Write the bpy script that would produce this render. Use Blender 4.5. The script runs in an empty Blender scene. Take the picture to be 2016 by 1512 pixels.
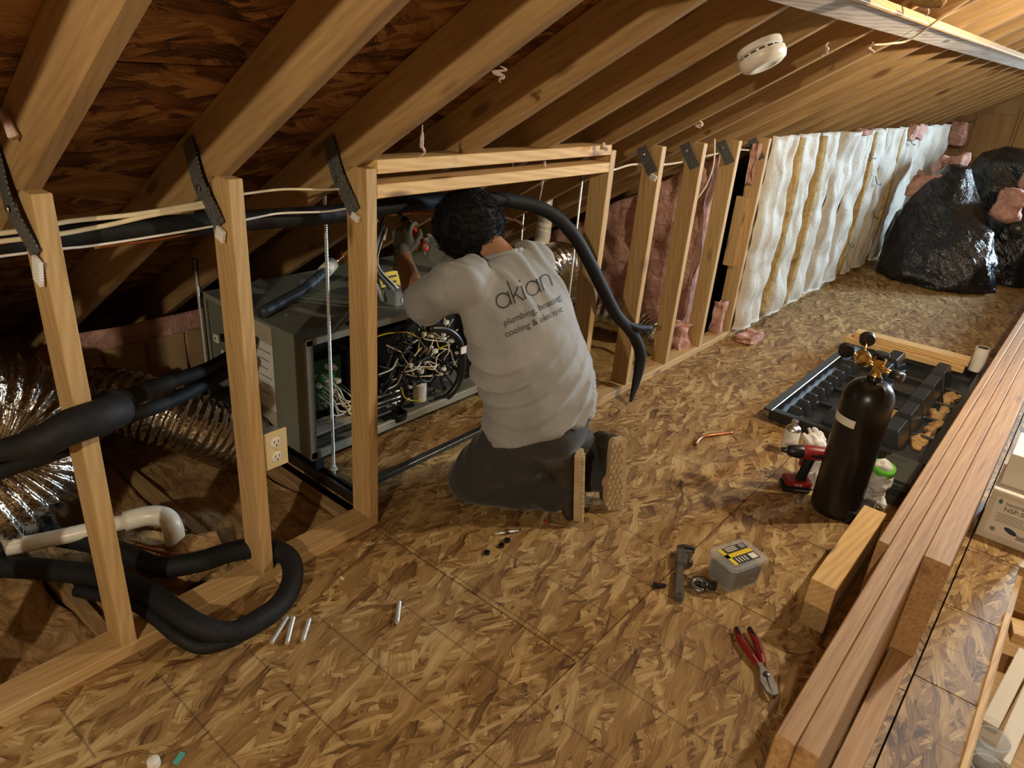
import bpy, bmesh, math, random
from mathutils import Vector, Matrix, Quaternion, noise
from mathutils.bvhtree import BVHTree

random.seed(7)
scene = bpy.context.scene
COL = scene.collection
PI = math.pi
PITCH = math.radians(31.62)
TAN = math.tan(PITCH)
D = 0.4064                       # stud and rafter spacing, 16 inches
KNEE = 1.22                      # knee wall height

# ---------------------------------------------------------------- camera
cam_data = bpy.data.cameras.new('camera')
cam_data.sensor_width = 36.0
cam_data.lens = 25.04
cam_data.clip_start = 0.02
cam = bpy.data.objects.new('camera', cam_data)
right = Vector((0.76231835, 0.64280366, 0.0753272))
down = Vector((0.32169014, -0.27533969, -0.90592688))
fwd = Vector((-0.56159254, 0.7148367, -0.4166801))
cam.matrix_world = Matrix(((right.x, -down.x, -fwd.x, 1.58163792),
                           (right.y, -down.y, -fwd.y, -0.51891508),
                           (right.z, -down.z, -fwd.z, 1.5005572),
                           (0, 0, 0, 1)))
COL.objects.link(cam)
scene.camera = cam

# ---------------------------------------------------------------- world, exposure, daylight
world = bpy.data.worlds.new('world')
scene.world = world
world.use_nodes = True
bgn = world.node_tree.nodes['Background']
bgn.inputs[0].default_value = (0.55, 0.75, 1.0, 1)
bgn.inputs[1].default_value = 0.4
scene.view_settings.view_transform = 'Standard'
scene.view_settings.look = 'None'
scene.view_settings.gamma = 1.0
scene.view_settings.exposure = 0.0
scene.view_settings.use_curve_mapping = False
scene.cycles.max_bounces = 7
scene.cycles.diffuse_bounces = 4
scene.cycles.glossy_bounces = 3
scene.cycles.transmission_bounces = 5
scene.cycles.transparent_max_bounces = 6

WINDOW = (3.0, 9.02, 1.62)       # centre of the gable window
WIN_W, WIN_H = 1.0, 1.3
BULB_A = (1.78, -2.0, 1.90)      # bare ceiling bulbs, one behind the photographer
BULB_B = (1.80, 2.75, 1.86)      # and one farther down the attic, right of the frame
BULB_POWER_A = 146.0
BULB_POWER_B = 118.0
day = bpy.data.lights.new('window_daylight', 'AREA')
day.shape = 'RECTANGLE'
day.size, day.size_y = WIN_W, WIN_H
day.energy = 620.0
day.color = (0.62, 0.83, 1.0)
dayo = bpy.data.objects.new('window_daylight', day)
dayo.location = (WINDOW[0], WINDOW[1] + 0.06, WINDOW[2])
dayo.rotation_euler = (math.radians(-90), 0, 0)
COL.objects.link(dayo)

# ---------------------------------------------------------------- helpers
def wm(o):
    if o.parent is None:
        return o.matrix_basis.copy()
    return wm(o.parent) @ o.matrix_parent_inverse @ o.matrix_basis

def par(o, parent):
    """parent o, keeping the place it has in the world"""
    if parent is not None:
        o.parent = parent
        o.matrix_parent_inverse = wm(parent).inverted()
    return o

def tag(o, label=None, cat=None, group=None, kind=None):
    if label: o['label'] = label
    if cat: o['category'] = cat
    if group: o['group'] = group
    if kind: o['kind'] = kind
    return o

def thing(name, loc, label, cat, group=None):
    o = bpy.data.objects.new(name, None)
    o.empty_display_size = 0.05
    o.location = loc
    COL.objects.link(o)
    return tag(o, label, cat, group)

def link(name, me, mat=None, parent=None, matrix=None, smooth=False):
    o = bpy.data.objects.new(name, me)
    if mat is not None and not me.materials:
        me.materials.append(mat)
    if matrix is not None:
        o.matrix_basis = matrix
    COL.objects.link(o)
    if smooth:
        me.polygons.foreach_set('use_smooth', [True] * len(me.polygons))
    par(o, parent)
    return o

def pymesh(name, verts, faces):
    me = bpy.data.meshes.new(name)
    me.from_pydata([tuple(v) for v in verts], [], faces)
    me.update()
    return me

def frame(x, up=Vector((0, 0, 1))):
    x = Vector(x).normalized(); up = Vector(up)
    if abs(x.dot(up)) > 0.98 * up.length:
        up = Vector((1, 0, 0)) if abs(x.x) < 0.9 else Vector((0, 1, 0))
    y = up.cross(x).normalized()
    z = x.cross(y)
    return Matrix((x, y, z)).transposed()

BOXES = {}
def boxmesh(l, w, h, mat, bev=0.002):
    key = (round(l, 3), round(w, 3), round(h, 3), mat.name if mat else '', bev)
    if key in BOXES:
        return BOXES[key]
    bm = bmesh.new()
    bmesh.ops.create_cube(bm, size=1.0)
    bmesh.ops.scale(bm, vec=(l, w, h), verts=bm.verts)
    if bev:
        bmesh.ops.bevel(bm, geom=bm.edges[:], offset=min(bev, 0.3 * min(l, w, h)), segments=1, affect='EDGES')
    me = bpy.data.meshes.new('board')
    bm.to_mesh(me); bm.free()
    if mat: me.materials.append(mat)
    BOXES[key] = me
    return me

def board(name, p0, p1, w, h, mat, parent=None, up=(0, 0, 1), bev=0.002):
    """a plank whose axis runs from p0 to p1: local X is its length, local Z follows up"""
    p0, p1 = Vector(p0), Vector(p1)
    me = boxmesh((p1 - p0).length, w, h, mat, bev)
    m = Matrix.Translation((p0 + p1) / 2) @ frame(p1 - p0, Vector(up)).to_4x4()
    return link(name, me, mat, parent, m)

def block(name, lo, hi, mat, parent=None, bev=0.002):
    lo, hi = Vector(lo), Vector(hi)
    d = hi - lo
    return link(name, boxmesh(d.x, d.y, d.z, mat, bev), mat, parent, Matrix.Translation((lo + hi) / 2))

def catmull(pts, n):
    pts = [Vector(p) for p in pts]
    if len(pts) < 3 or n <= 1:
        return pts
    P = [pts[0] * 2 - pts[1]] + pts + [pts[-1] * 2 - pts[-2]]
    out = []
    for i in range(1, len(P) - 2):
        a, b, c, d = P[i - 1], P[i], P[i + 1], P[i + 2]
        for k in range(n):
            t = k / n
            out.append(0.5 * ((2 * b) + (c - a) * t + (2 * a - 5 * b + 4 * c - d) * t * t + (3 * b - a - 3 * c + d) * t ** 3))
    out.append(pts[-1])
    return out

def tubemesh(pts, r, n=10, sub=6, cap=True, name='tube', rfun=None):
    path = catmull(pts, sub)
    m = len(path)
    vs, fs = [], []
    prev = None
    for i, p in enumerate(path):
        t = (path[min(i + 1, m - 1)] - path[max(i - 1, 0)]).normalized()
        if prev is None:
            a = t.orthogonal().normalized()
        else:
            a = (prev - t * prev.dot(t)).normalized()
        prev = a
        b = t.cross(a)
        f = i / (m - 1)
        if isinstance(r, (list, tuple)):
            g = f * (len(r) - 1); j = min(int(g), len(r) - 2); rr = r[j] + (r[j + 1] - r[j]) * (g - j)
        else:
            rr = r
        for k in range(n):
            an = 2 * PI * k / n
            q = rr if rfun is None else rfun(i, m, k, n, rr)
            vs.append(p + (a * math.cos(an) + b * math.sin(an)) * q)
    for i in range(m - 1):
        for k in range(n):
            fs.append((i * n + k, i * n + (k + 1) % n, (i + 1) * n + (k + 1) % n, (i + 1) * n + k))
    if cap:
        fs.append(tuple(reversed(range(n))))
        fs.append(tuple((m - 1) * n + k for k in range(n)))
    return pymesh(name, vs, fs)

def tube(name, pts, r, mat, parent=None, n=10, sub=6, **kw):
    return link(name, tubemesh(pts, r, n, sub, **kw), mat, parent, smooth=True)

def lathe(name, prof, mat, parent=None, loc=(0, 0, 0), axis=(0, 0, 1), n=24, smooth=True):
    """profile of (radius, height) spun about axis through loc"""
    vs, fs = [], []
    F = frame(Vector(axis)) if Vector(axis).normalized() != Vector((0, 0, 1)) else None
    for (r, z) in prof:
        for k in range(n):
            an = 2 * PI * k / n
            v = Vector((r * math.cos(an), r * math.sin(an), z))
            if F is not None:
                v = F @ Vector((v.z, v.x, v.y))
            vs.append(v + Vector(loc))
    for i in range(len(prof) - 1):
        for k in range(n):
            fs.append((i * n + k, i * n + (k + 1) % n, (i + 1) * n + (k + 1) % n, (i + 1) * n + k))
    fs.append(tuple(reversed(range(n))))
    fs.append(tuple((len(prof) - 1) * n + k for k in range(n)))
    me = pymesh(name, vs, fs)
    o = link(name, me, mat, parent, smooth=smooth)
    if smooth:
        try:
            bm = bmesh.new(); bm.from_mesh(me)
            for e in bm.edges:
                if len(e.link_faces) == 2 and e.calc_face_angle(0) > 0.7:
                    e.smooth = False
            bm.to_mesh(me); bm.free()
        except Exception:
            pass
    return o

class MB:
    """collects boxes, prisms and grids into one mesh"""
    def __init__(s): s.v, s.f = [], []
    def add(s, vs, fs):
        o = len(s.v); s.v += [Vector(v) for v in vs]; s.f += [tuple(i + o for i in f) for f in fs]; return s
    def box(s, lo, hi, M=None):
        x0, y0, z0 = lo; x1, y1, z1 = hi
        vs = [Vector(c) for c in ((x0,y0,z0),(x1,y0,z0),(x1,y1,z0),(x0,y1,z0),(x0,y0,z1),(x1,y0,z1),(x1,y1,z1),(x0,y1,z1))]
        if M is not None: vs = [M @ v for v in vs]
        return s.add(vs, [(3,2,1,0),(4,5,6,7),(0,1,5,4),(1,2,6,5),(2,3,7,6),(3,0,4,7)])
    def prism(s, poly, z0, z1, M=None):
        n = len(poly)
        vs = [Vector((x, y, z0)) for x, y in poly] + [Vector((x, y, z1)) for x, y in poly]
        if M is not None: vs = [M @ v for v in vs]
        return s.add(vs, [tuple(reversed(range(n))), tuple(range(n, 2 * n))] + [(i, (i + 1) % n, n + (i + 1) % n, n + i) for i in range(n)])
    def mesh(s, name='mesh'):
        me = pymesh(name, s.v, s.f)
        bm = bmesh.new(); bm.from_mesh(me); bmesh.ops.recalc_face_normals(bm, faces=bm.faces); bm.to_mesh(me); bm.free()
        return me
    def build(s, name, mat, parent=None, bev=0.0, smooth=False):
        me = s.mesh(name)
        if bev:
            bm = bmesh.new(); bm.from_mesh(me)
            bmesh.ops.bevel(bm, geom=bm.edges[:], offset=bev, segments=2, affect='EDGES', clamp_overlap=True)
            bm.to_mesh(me); bm.free()
        return link(name, me, mat, parent, smooth=smooth)

def remesh(name, meshes, voxel, smooth_it=4, smooth_f=0.5, fn=None):
    """melt several closed meshes into one continuous skin"""
    bm = bmesh.new()
    for me in meshes:
        bm.from_mesh(me)
    bmesh.ops.recalc_face_normals(bm, faces=bm.faces)
    me = bpy.data.meshes.new(name); bm.to_mesh(me); bm.free()
    ob = bpy.data.objects.new(name, me); COL.objects.link(ob)
    md = ob.modifiers.new('r', 'REMESH'); md.mode = 'VOXEL'; md.voxel_size = voxel
    if smooth_it:
        sm = ob.modifiers.new('s', 'SMOOTH'); sm.iterations = smooth_it; sm.factor = smooth_f
    dg = bpy.context.evaluated_depsgraph_get(); dg.update()
    out = bpy.data.meshes.new_from_object(ob.evaluated_get(dg))
    bpy.data.objects.remove(ob); bpy.data.meshes.remove(me)
    for m in meshes:
        if m.users == 0: bpy.data.meshes.remove(m)
    out.name = name
    if fn:
        ns = [v.normal.copy() for v in out.vertices]
        for v, nn in zip(out.vertices, ns):
            v.co = fn(v.co.copy(), nn)
        out.update()
    return out

def loft(rings, n=20, pw=1.0):
    """rings of (centre, axis u, axis v): closed tube of ellipses, boxier for pw below one"""
    def sp(t): return math.copysign(abs(t) ** pw, t)
    vs, fs = [], []
    for c, u, v in rings:
        c, u, v = Vector(c), Vector(u), Vector(v)
        for k in range(n):
            an = 2 * PI * k / n
            vs.append(c + u * sp(math.cos(an)) + v * sp(math.sin(an)))
    m = len(rings)
    for i in range(m - 1):
        for k in range(n):
            fs.append((i * n + k, i * n + (k + 1) % n, (i + 1) * n + (k + 1) % n, (i + 1) * n + k))
    fs.append(tuple(reversed(range(n)))); fs.append(tuple((m - 1) * n + k for k in range(n)))
    return pymesh('loft', vs, fs)

def limb(pts, rs, n=14):
    """round tapering tube with rounded ends"""
    pts = [Vector(p) for p in pts]
    d0 = (pts[0] - pts[1]).normalized(); d1 = (pts[-1] - pts[-2]).normalized()
    P = [pts[0] + d0 * rs[0] * 0.9, pts[0] + d0 * rs[0] * 0.55] + pts + [pts[-1] + d1 * rs[-1] * 0.55, pts[-1] + d1 * rs[-1] * 0.9]
    Q = [rs[0] * 0.35, rs[0] * 0.8] + list(rs) + [rs[-1] * 0.8, rs[-1] * 0.35]
    return tubemesh(P, Q, n, 1)

def ball(c, rx, ry, rz, M=None, sub=3):
    bm = bmesh.new()
    bmesh.ops.create_icosphere(bm, subdivisions=sub, radius=1.0)
    for v in bm.verts:
        q = Vector((v.co.x * rx, v.co.y * ry, v.co.z * rz))
        v.co = (M @ q if M is not None else q) + Vector(c)
    me = bpy.data.meshes.new('ball'); bm.to_mesh(me); bm.free()
    return me

def fbm(p, o=4):
    return noise.fractal(p, 1.0, 2.0, o)

def text_mesh(s, size, offset=0.0, extrude=0.0, align='CENTER', spacing=1.0, shear=0.0):
    cu = bpy.data.curves.new('text', 'FONT')
    cu.body = s; cu.size = size; cu.offset = offset; cu.extrude = extrude
    cu.align_x = align; cu.align_y = 'CENTER'; cu.space_character = spacing; cu.shear = shear
    cu.resolution_u = 4
    ob = bpy.data.objects.new('text', cu); COL.objects.link(ob)
    dg = bpy.context.evaluated_depsgraph_get(); dg.update()
    me = bpy.data.meshes.new_from_object(ob.evaluated_get(dg))
    bpy.data.objects.remove(ob); bpy.data.curves.remove(cu)
    return me

# ---------------------------------------------------------------- materials
class NT:
    def __init__(s, name):
        s.m = bpy.data.materials.new(name); s.m.use_nodes = True
        s.t = s.m.node_tree; s.b = s.t.nodes['Principled BSDF']
    def n(s, typ, **kw):
        nd = s.t.nodes.new(typ)
        for k, v in kw.items():
            if k.startswith('i_'):
                key = k[2:]
                key = int(key) if key.isdigit() else key
                s.set(nd.inputs[key], v)
            else:
                setattr(nd, k, v)
        return nd
    def set(s, inp, v):
        if hasattr(v, 'is_linked') or hasattr(v, 'links'):
            s.t.links.new(v, inp)
        else:
            inp.default_value = v
    def math(s, op, a, b=0.0, c=None, clamp=False):
        nd = s.t.nodes.new('ShaderNodeMath'); nd.operation = op; nd.use_clamp = clamp
        s.set(nd.inputs[0], a); s.set(nd.inputs[1], b)
        if c is not None: s.set(nd.inputs[2], c)
        return nd.outputs[0]
    def vmath(s, op, a, b=None):
        nd = s.t.nodes.new('ShaderNodeVectorMath'); nd.operation = op
        s.set(nd.inputs[0], a)
        if b is not None: s.set(nd.inputs[1], b)
        return nd.outputs[0]
    def ramp(s, fac, stops, interp='LINEAR'):
        nd = s.t.nodes.new('ShaderNodeValToRGB'); nd.color_ramp.interpolation = interp
        el = nd.color_ramp.elements
        while len(el) < len(stops): el.new(0.5)
        for e, (p, c) in zip(el, stops):
            e.position = p; e.color = (*c, 1) if len(c) == 3 else c
        s.set(nd.inputs[0], fac)
        return nd.outputs[0]
    def mix(s, fac, a, b, mode='MIX'):
        nd = s.t.nodes.new('ShaderNodeMix'); nd.data_type = 'RGBA'; nd.blend_type = mode
        s.set(nd.inputs[0], fac); s.set(nd.inputs[6], a if hasattr(a, 'links') else (*a, 1)); s.set(nd.inputs[7], b if hasattr(b, 'links') else (*b, 1))
        return nd.outputs[2]
    def coords(s, what='Object', rand=0.0):
        tc = s.t.nodes.new('ShaderNodeTexCoord').outputs[what]
        if rand:
            oi = s.t.nodes.new('ShaderNodeObjectInfo').outputs['Random']
            cb = s.n('ShaderNodeCombineXYZ', i_0=s.math('MULTIPLY', oi, rand), i_1=s.math('MULTIPLY', oi, rand * 0.37), i_2=s.math('MULTIPLY', oi, rand * 0.61))
            tc = s.vmath('ADD', tc, cb.outputs[0])
        return tc
    def noise(s, vec, scale, detail=3.0, rough=0.55, dist=0.0):
        nd = s.n('ShaderNodeTexNoise', i_Scale=scale, i_Detail=detail, i_Roughness=rough, i_Distortion=dist)
        s.set(nd.inputs['Vector'], vec)
        return nd.outputs[0]
    def voro(s, vec, scale, feature='F1', rand=1.0):
        nd = s.t.nodes.new('ShaderNodeTexVoronoi'); nd.feature = feature
        s.set(nd.inputs['Vector'], vec); s.set(nd.inputs['Scale'], scale); s.set(nd.inputs['Randomness'], rand)
        return nd
    def bump(s, h, strength=0.3, dist=0.01):
        nd = s.n('ShaderNodeBump', i_Strength=strength, i_Distance=dist, i_Height=h)
        s.t.links.new(nd.outputs[0], s.b.inputs['Normal'])
    def out(s, color=None, rough=None, metal=None, spec=None, **kw):
        if color is not None: s.set(s.b.inputs['Base Color'], color if hasattr(color, 'links') else (*color, 1))
        if rough is not None: s.set(s.b.inputs['Roughness'], rough)
        if metal is not None: s.set(s.b.inputs['Metallic'], metal)
        if spec is not None: s.set(s.b.inputs['Specular IOR Level'], spec)
        for k, v in kw.items(): s.set(s.b.inputs[k.replace('_', ' ')], v)
        return s.m

def plain(name, col, rough=0.6, metal=0.0, var=0.12, scale=40.0, bump=0.0, spec=0.5, **kw):
    s = NT(name)
    v = s.coords('Object')
    n = s.noise(v, scale, 4)
    lo = tuple(c * (1 - var) for c in col); hi = tuple(min(1, c * (1 + var)) for c in col)
    if bump: s.bump(n, bump, 0.004)
    return s.out(s.ramp(n, [(0.3, lo), (0.7, hi)]), rough, metal, spec, **kw)

def lumber(name, dark, mid, light, knot=(0.12, 0.055, 0.02), rough=0.62, stain=0.0, wf=0.45, wb=0.4, wr=0.17, knots=0.8, stretch=26):
    s = NT(name)
    v = s.coords('Object', rand=37.0)
    st = s.n('ShaderNodeMapping', i_Scale=(1.1, stretch, stretch)); s.set(st.inputs[0], v)
    fine = s.noise(st.outputs[0], 2.2, 5, 0.6, 0.4)
    br = s.n('ShaderNodeMapping', i_Scale=(0.9, 7, 7)); s.set(br.inputs[0], v)
    broad = s.noise(br.outputs[0], 1.4, 3, 0.5, 1.2)
    rings = s.n('ShaderNodeTexWave', wave_type='BANDS', bands_direction='DIAGONAL', i_Scale=4.0, i_Distortion=7.0, i_Detail=2.0)
    s.set(rings.inputs['Vector'], br.outputs[0]); rings.inputs['Detail Scale'].default_value = 0.6
    f = s.math('ADD', s.math('MULTIPLY', fine, wf), s.math('MULTIPLY', broad, wb))
    f = s.math('ADD', f, s.math('MULTIPLY', rings.outputs[1], wr))
    col = s.ramp(f, [(0.3, dark), (0.5, mid), (0.72, light)])
    kn = s.n('ShaderNodeMapping', i_Scale=(2.6, 9, 9)); s.set(kn.inputs[0], v)
    kv = s.voro(kn.outputs[0], 1.0)
    km = s.ramp(kv.outputs['Distance'], [(0.08, (1, 1, 1)), (0.17, (0, 0, 0))])
    col = s.mix(s.math('MULTIPLY', km, knots), col, knot)
    if stain:
        sn = s.noise(s.coords('Object', rand=11.0), 1.7, 3)
        sm = s.ramp(sn, [(0.52, (0, 0, 0)), (0.68, (1, 1, 1))])
        col = s.mix(s.math('MULTIPLY', sm, stain), col, tuple(c * 0.55 for c in dark))
    s.bump(fine, 0.25, 0.002)
    return s.out(col, rough, 0.0, 0.3)

def osb(name, c0, c1, c2, c3, lines=False, rough=0.6, long=8.0, wide=30.0, soft=1.0):
    """strand board: three layers of long flakes lying across each other"""
    s = NT(name)
    v = s.coords('Object', rand=23.0)
    wob = s.n('ShaderNodeTexNoise', noise_dimensions='2D', i_Scale=5.0, i_Detail=2.0); s.set(wob.inputs['Vector'], v)
    w = s.vmath('ADD', v, s.vmath('MULTIPLY', s.vmath('SUBTRACT', wob.outputs[1], (0.5, 0.5, 0.5)), (0.06, 0.06, 0.0)))
    val = None
    for k, (ang, off, thr, l, wd) in enumerate(((0.10, 0.0, 0.0, 1.0, 1.0), (1.05, 3.7, 0.50, 1.1, 1.0), (-0.70, 7.3, 0.52, 0.9, 0.8), (0.40, 12.9, 0.55, 1.25, 1.25), (-0.25, 19.1, 0.62, 0.8, 0.7))):
        rot = s.n('ShaderNodeVectorRotate', rotation_type='Z_AXIS', i_Angle=ang); s.set(rot.inputs['Vector'], s.vmath('ADD', w, (off, off * 0.7, 0)))
        g = s.n('ShaderNodeTexNoise', noise_dimensions='2D', i_Scale=1.0, i_Detail=2.0); s.set(g.inputs['Vector'], s.vmath('MULTIPLY', rot.outputs[0], (11.0, 170.0, 0.0)))
        rag = s.vmath('MULTIPLY', s.vmath('SUBTRACT', g.outputs[1], (0.5, 0.5, 0.5)), (0.9, 0.5, 0.0))
        sc = s.vmath('ADD', s.vmath('MULTIPLY', rot.outputs[0], (long * l, wide * wd, 0.0)), rag)
        fl = s.voro(sc, 1.0); fl.voronoi_dimensions = '2D'
        sp = s.n('ShaderNodeSeparateColor', i_0=fl.outputs['Color'])
        c = s.math('SUBTRACT', sp.outputs[0], s.math('MULTIPLY', s.math('SUBTRACT', fl.outputs['Distance'], 0.42, clamp=True), 0.7))
        c = s.math('ADD', s.math('MULTIPLY', c, 0.55), s.math('MULTIPLY', g.outputs[0], 0.50))
        if val is None:
            val = c
        else:
            m = s.n('ShaderNodeMix', data_type='FLOAT'); s.set(m.inputs[0], s.math('GREATER_THAN', sp.outputs[1], thr)); s.set(m.inputs[2], val); s.set(m.inputs[3], c)
            val = m.outputs[0]
    blot = s.n('ShaderNodeTexNoise', noise_dimensions='2D', i_Scale=2.3, i_Detail=3.0); s.set(blot.inputs['Vector'], v)
    val = s.math('ADD', val, s.math('MULTIPLY', s.math('SUBTRACT', blot.outputs[0], 0.5), 0.25))
    val = s.math('ADD', s.math('MULTIPLY', s.math('SUBTRACT', val, 0.48), soft), 0.48)
    col = s.ramp(val, [(0.14, c0), (0.34, c1), (0.60, c2), (0.86, c3)])
    if lines:
        pos = s.n('ShaderNodeNewGeometry').outputs['Position']
        xyz = s.n('ShaderNodeSeparateXYZ', i_0=pos)
        m = s.math('PINGPONG', s.math('ADD', xyz.outputs[1], s.math('MULTIPLY', blot.outputs[0], 0.008)), 0.1016)
        br = s.n('ShaderNodeTexNoise', noise_dimensions='2D', i_Scale=5.0, i_Detail=3.0); s.set(br.inputs['Vector'], pos)
        ln = s.math('MULTIPLY', s.math('LESS_THAN', m, 0.0028), s.math('GREATER_THAN', br.outputs[0], 0.42))
        col = s.mix(s.math('MULTIPLY', ln, 0.45), col, (0.045, 0.03, 0.018))
    s.bump(val, 0.3, 0.002)
    return s.out(col, rough, 0.0, 0.35)

M = {}
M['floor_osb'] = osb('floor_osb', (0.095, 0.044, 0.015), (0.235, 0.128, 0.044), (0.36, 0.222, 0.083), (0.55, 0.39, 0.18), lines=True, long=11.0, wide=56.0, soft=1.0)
M['roof_osb'] = osb('roof_osb', (0.04, 0.014, 0.005), (0.15, 0.058, 0.019), (0.26, 0.12, 0.042), (0.42, 0.24, 0.10), long=8.0, wide=34.0, soft=1.2)  # redder strands, darkened: shade under the roof is partly in this colour
M['stud'] = lumber('stud_lumber', (0.37, 0.222, 0.088), (0.49, 0.318, 0.138), (0.60, 0.42, 0.205), wf=0.48, wb=0.40, wr=0.10, stretch=30)
M['rafter'] = lumber('rafter_lumber', (0.24, 0.136, 0.053), (0.37, 0.225, 0.093), (0.47, 0.31, 0.135), stain=0.35, wf=0.5, wb=0.42, wr=0.06, stretch=34)
M['new'] = lumber('new_pine', (0.52, 0.30, 0.11), (0.66, 0.42, 0.17), (0.76, 0.53, 0.25))
M['joist'] = lumber('joist_lumber', (0.26, 0.15, 0.066), (0.38, 0.235, 0.105), (0.50, 0.33, 0.16), wr=0.08)
M['lvl'] = lumber('lvl_lumber', (0.28, 0.138, 0.056), (0.44, 0.255, 0.112), (0.57, 0.37, 0.185), wf=0.72, wb=0.22, wr=0.04, stretch=48, knots=0.5)
M['greylit_wood'] = lumber('greylit_board', (0.25, 0.20, 0.16), (0.42, 0.36, 0.30), (0.58, 0.52, 0.46))  # grey tone carries the cool daylight falling on the purlin
M['kraft'] = plain('kraft_paper', (0.36, 0.24, 0.12), 0.6, var=0.25, scale=6)
M['steel'] = plain('galvanised_steel', (0.62, 0.64, 0.66), 0.32, 1.0, 0.15, 60)
M['zinc'] = plain('zinc_rod', (0.80, 0.84, 0.86), 0.38, 0.7, 0.06, 80)
M['dark_steel'] = plain('dark_steel', (0.10, 0.10, 0.10), 0.38, 0.9, 0.3, 60)
M['black_plastic'] = plain('black_plastic', (0.012, 0.012, 0.013), 0.35, 0, 0.3, 50)
M['black_rubber'] = plain('black_foam_rubber', (0.010, 0.010, 0.011), 0.68, 0, 0.3, 90, bump=0.1, spec=0.3)
M['white_plastic'] = plain('white_plastic', (0.80, 0.78, 0.72), 0.35, 0, 0.05, 20)
M['pvc'] = plain('pvc_pipe', (0.72, 0.69, 0.60), 0.32, 0, 0.1, 9)
M['ivory'] = plain('ivory_plastic', (0.70, 0.60, 0.36), 0.35, 0, 0.04, 20)
M['cable'] = plain('cream_cable', (0.75, 0.66, 0.46), 0.4, 0, 0.08, 20)
M['white_wire'] = plain('white_wire', (0.82, 0.80, 0.75), 0.4, 0, 0.05, 20)
M['copper'] = plain('copper', (0.72, 0.30, 0.14), 0.28, 1.0, 0.15, 40)
M['brass'] = plain('brass', (0.75, 0.52, 0.20), 0.25, 1.0, 0.15, 40)
M['red'] = plain('red_plastic', (0.24, 0.012, 0.011), 0.4, 0, 0.12, 40)
M['orange_red'] = plain('orange_red_plastic', (0.75, 0.07, 0.03), 0.4, 0, 0.1, 40)
M['green'] = plain('lime_green', (0.16, 0.62, 0.05), 0.45, 0, 0.08, 40)
M['board_green'] = plain('circuit_green', (0.012, 0.11, 0.035), 0.4, 0, 0.4, 120)
M['yellow'] = plain('yellow_label', (0.78, 0.60, 0.03), 0.5, 0, 0.05, 20)
M['paper'] = plain('white_paper', (0.80, 0.78, 0.72), 0.7, 0, 0.04, 15)
M['ink'] = plain('black_ink', (0.02, 0.02, 0.02), 0.6, 0, 0.05, 20)
M['grey_ink'] = plain('grey_ink', (0.25, 0.25, 0.25), 0.6, 0, 0.05, 20)
# ================================================================ STRUCTURE
Y0, Y1 = -3.6, 9.05
XL, XR, XRIDGE = -2.05, 6.0, 3.0
U = Vector((math.cos(PITCH), 0, math.sin(PITCH)))
NRM = Vector((-math.sin(PITCH), 0, math.cos(PITCH)))
def roof(x, y, off=0.0):
    return Vector((x, y, KNEE + x * TAN)) + NRM * off
def roofs(s, y, off=0.0):
    return Vector((0, y, KNEE)) + U * s + NRM * off

# ---- floor: ceiling board of the storey below, OSB deck panels, joists
HOLE = (1.745, 2.75, 0.25, 2.26)
fl = MB()
fl.box((XL, Y0, -0.30), (HOLE[0] - 0.06, Y1, -0.235)).box((HOLE[1] + 0.06, Y0, -0.30), (XR, Y1, -0.235))
fl.box((HOLE[0] - 0.06, Y0, -0.30), (HOLE[1] + 0.06, HOLE[2] - 0.06, -0.235)).box((HOLE[0] - 0.06, HOLE[3] + 0.06, -0.30), (HOLE[1] + 0.06, Y1, -0.235))
floor = tag(fl.build('floor', M['kraft']), kind='structure')
def deck(x0, x1, y0, y1, z=0.0):
    g = 0.0020
    board('osb_panel', ((x0 + x1) / 2, y0 + g, z - 0.009), ((x0 + x1) / 2, y1 - g, z - 0.009), x1 - x0 - 2 * g, 0.018, M['floor_osb'], floor, bev=0.001)
for y0, y1 in ((Y0, -1.65), (-1.65, 0.79), (0.79, 3.23), (3.23, 5.67), (5.67, 8.11), (8.11, Y1)):
    deck(-0.089, 0.86, y0, y1)
for y0, y1 in ((Y0, -0.60), (-0.60, 1.345), (1.345, 1.84), (1.84, 4.28), (4.28, 6.72), (6.72, Y1)):
    deck(0.86, 1.58, y0, y1)
for y0, y1 in ((Y0, -0.4), (-0.4, 0.62), (0.62, 1.02), (1.02, 1.43), (1.43, 1.84), (1.84, 2.26)):
    deck(1.58, HOLE[0], y0, y1)
for y0, y1 in ((2.26, 4.28), (4.28, 6.72), (6.72, Y1)):
    deck(1.58, 2.8, y0, y1)
for y0, y1 in ((Y0, -1.2), (-1.2, HOLE[2])):
    deck(HOLE[0], 2.8, y0, y1)
for x0, x1 in ((2.8, 4.02), (4.02, 5.24), (5.24, 6.0)):
    for y0, y1 in ((Y0, -0.6), (-0.6, 1.84), (1.84, 4.28), (4.28, 6.72), (6.72, Y1)):
        deck(x0, x1, y0, y1)
# the sheet under the furnace
deck(-1.02, -0.089, 0.83, 2.07)
deck(-1.02, -0.089, 2.07, 2.50)
for i in range(-4, 10):
    if i in (3, 4, 5):
        continue
    board('joist', (XL + 0.1, i * D - 0.026, -0.127), (-0.02, i * D - 0.026, -0.127), 0.038, 0.215, M['joist'], floor)
board('stair_header', (HOLE[0] - 0.01, HOLE[3] + 0.02, -0.12), (HOLE[1], HOLE[3] + 0.02, -0.12), 0.038, 0.2, M['new'], floor)
board('stair_trimmer', (HOLE[0] + 0.0, HOLE[2], -0.13), (HOLE[0] + 0.0, HOLE[3], -0.13), 0.038, 0.2, M['stud'], floor)
board('edge_strip', (HOLE[0] + 0.003, HOLE[2], -0.005), (HOLE[0] + 0.003, 1.93, -0.005), 0.016, 0.026, M['new'], floor)

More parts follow.
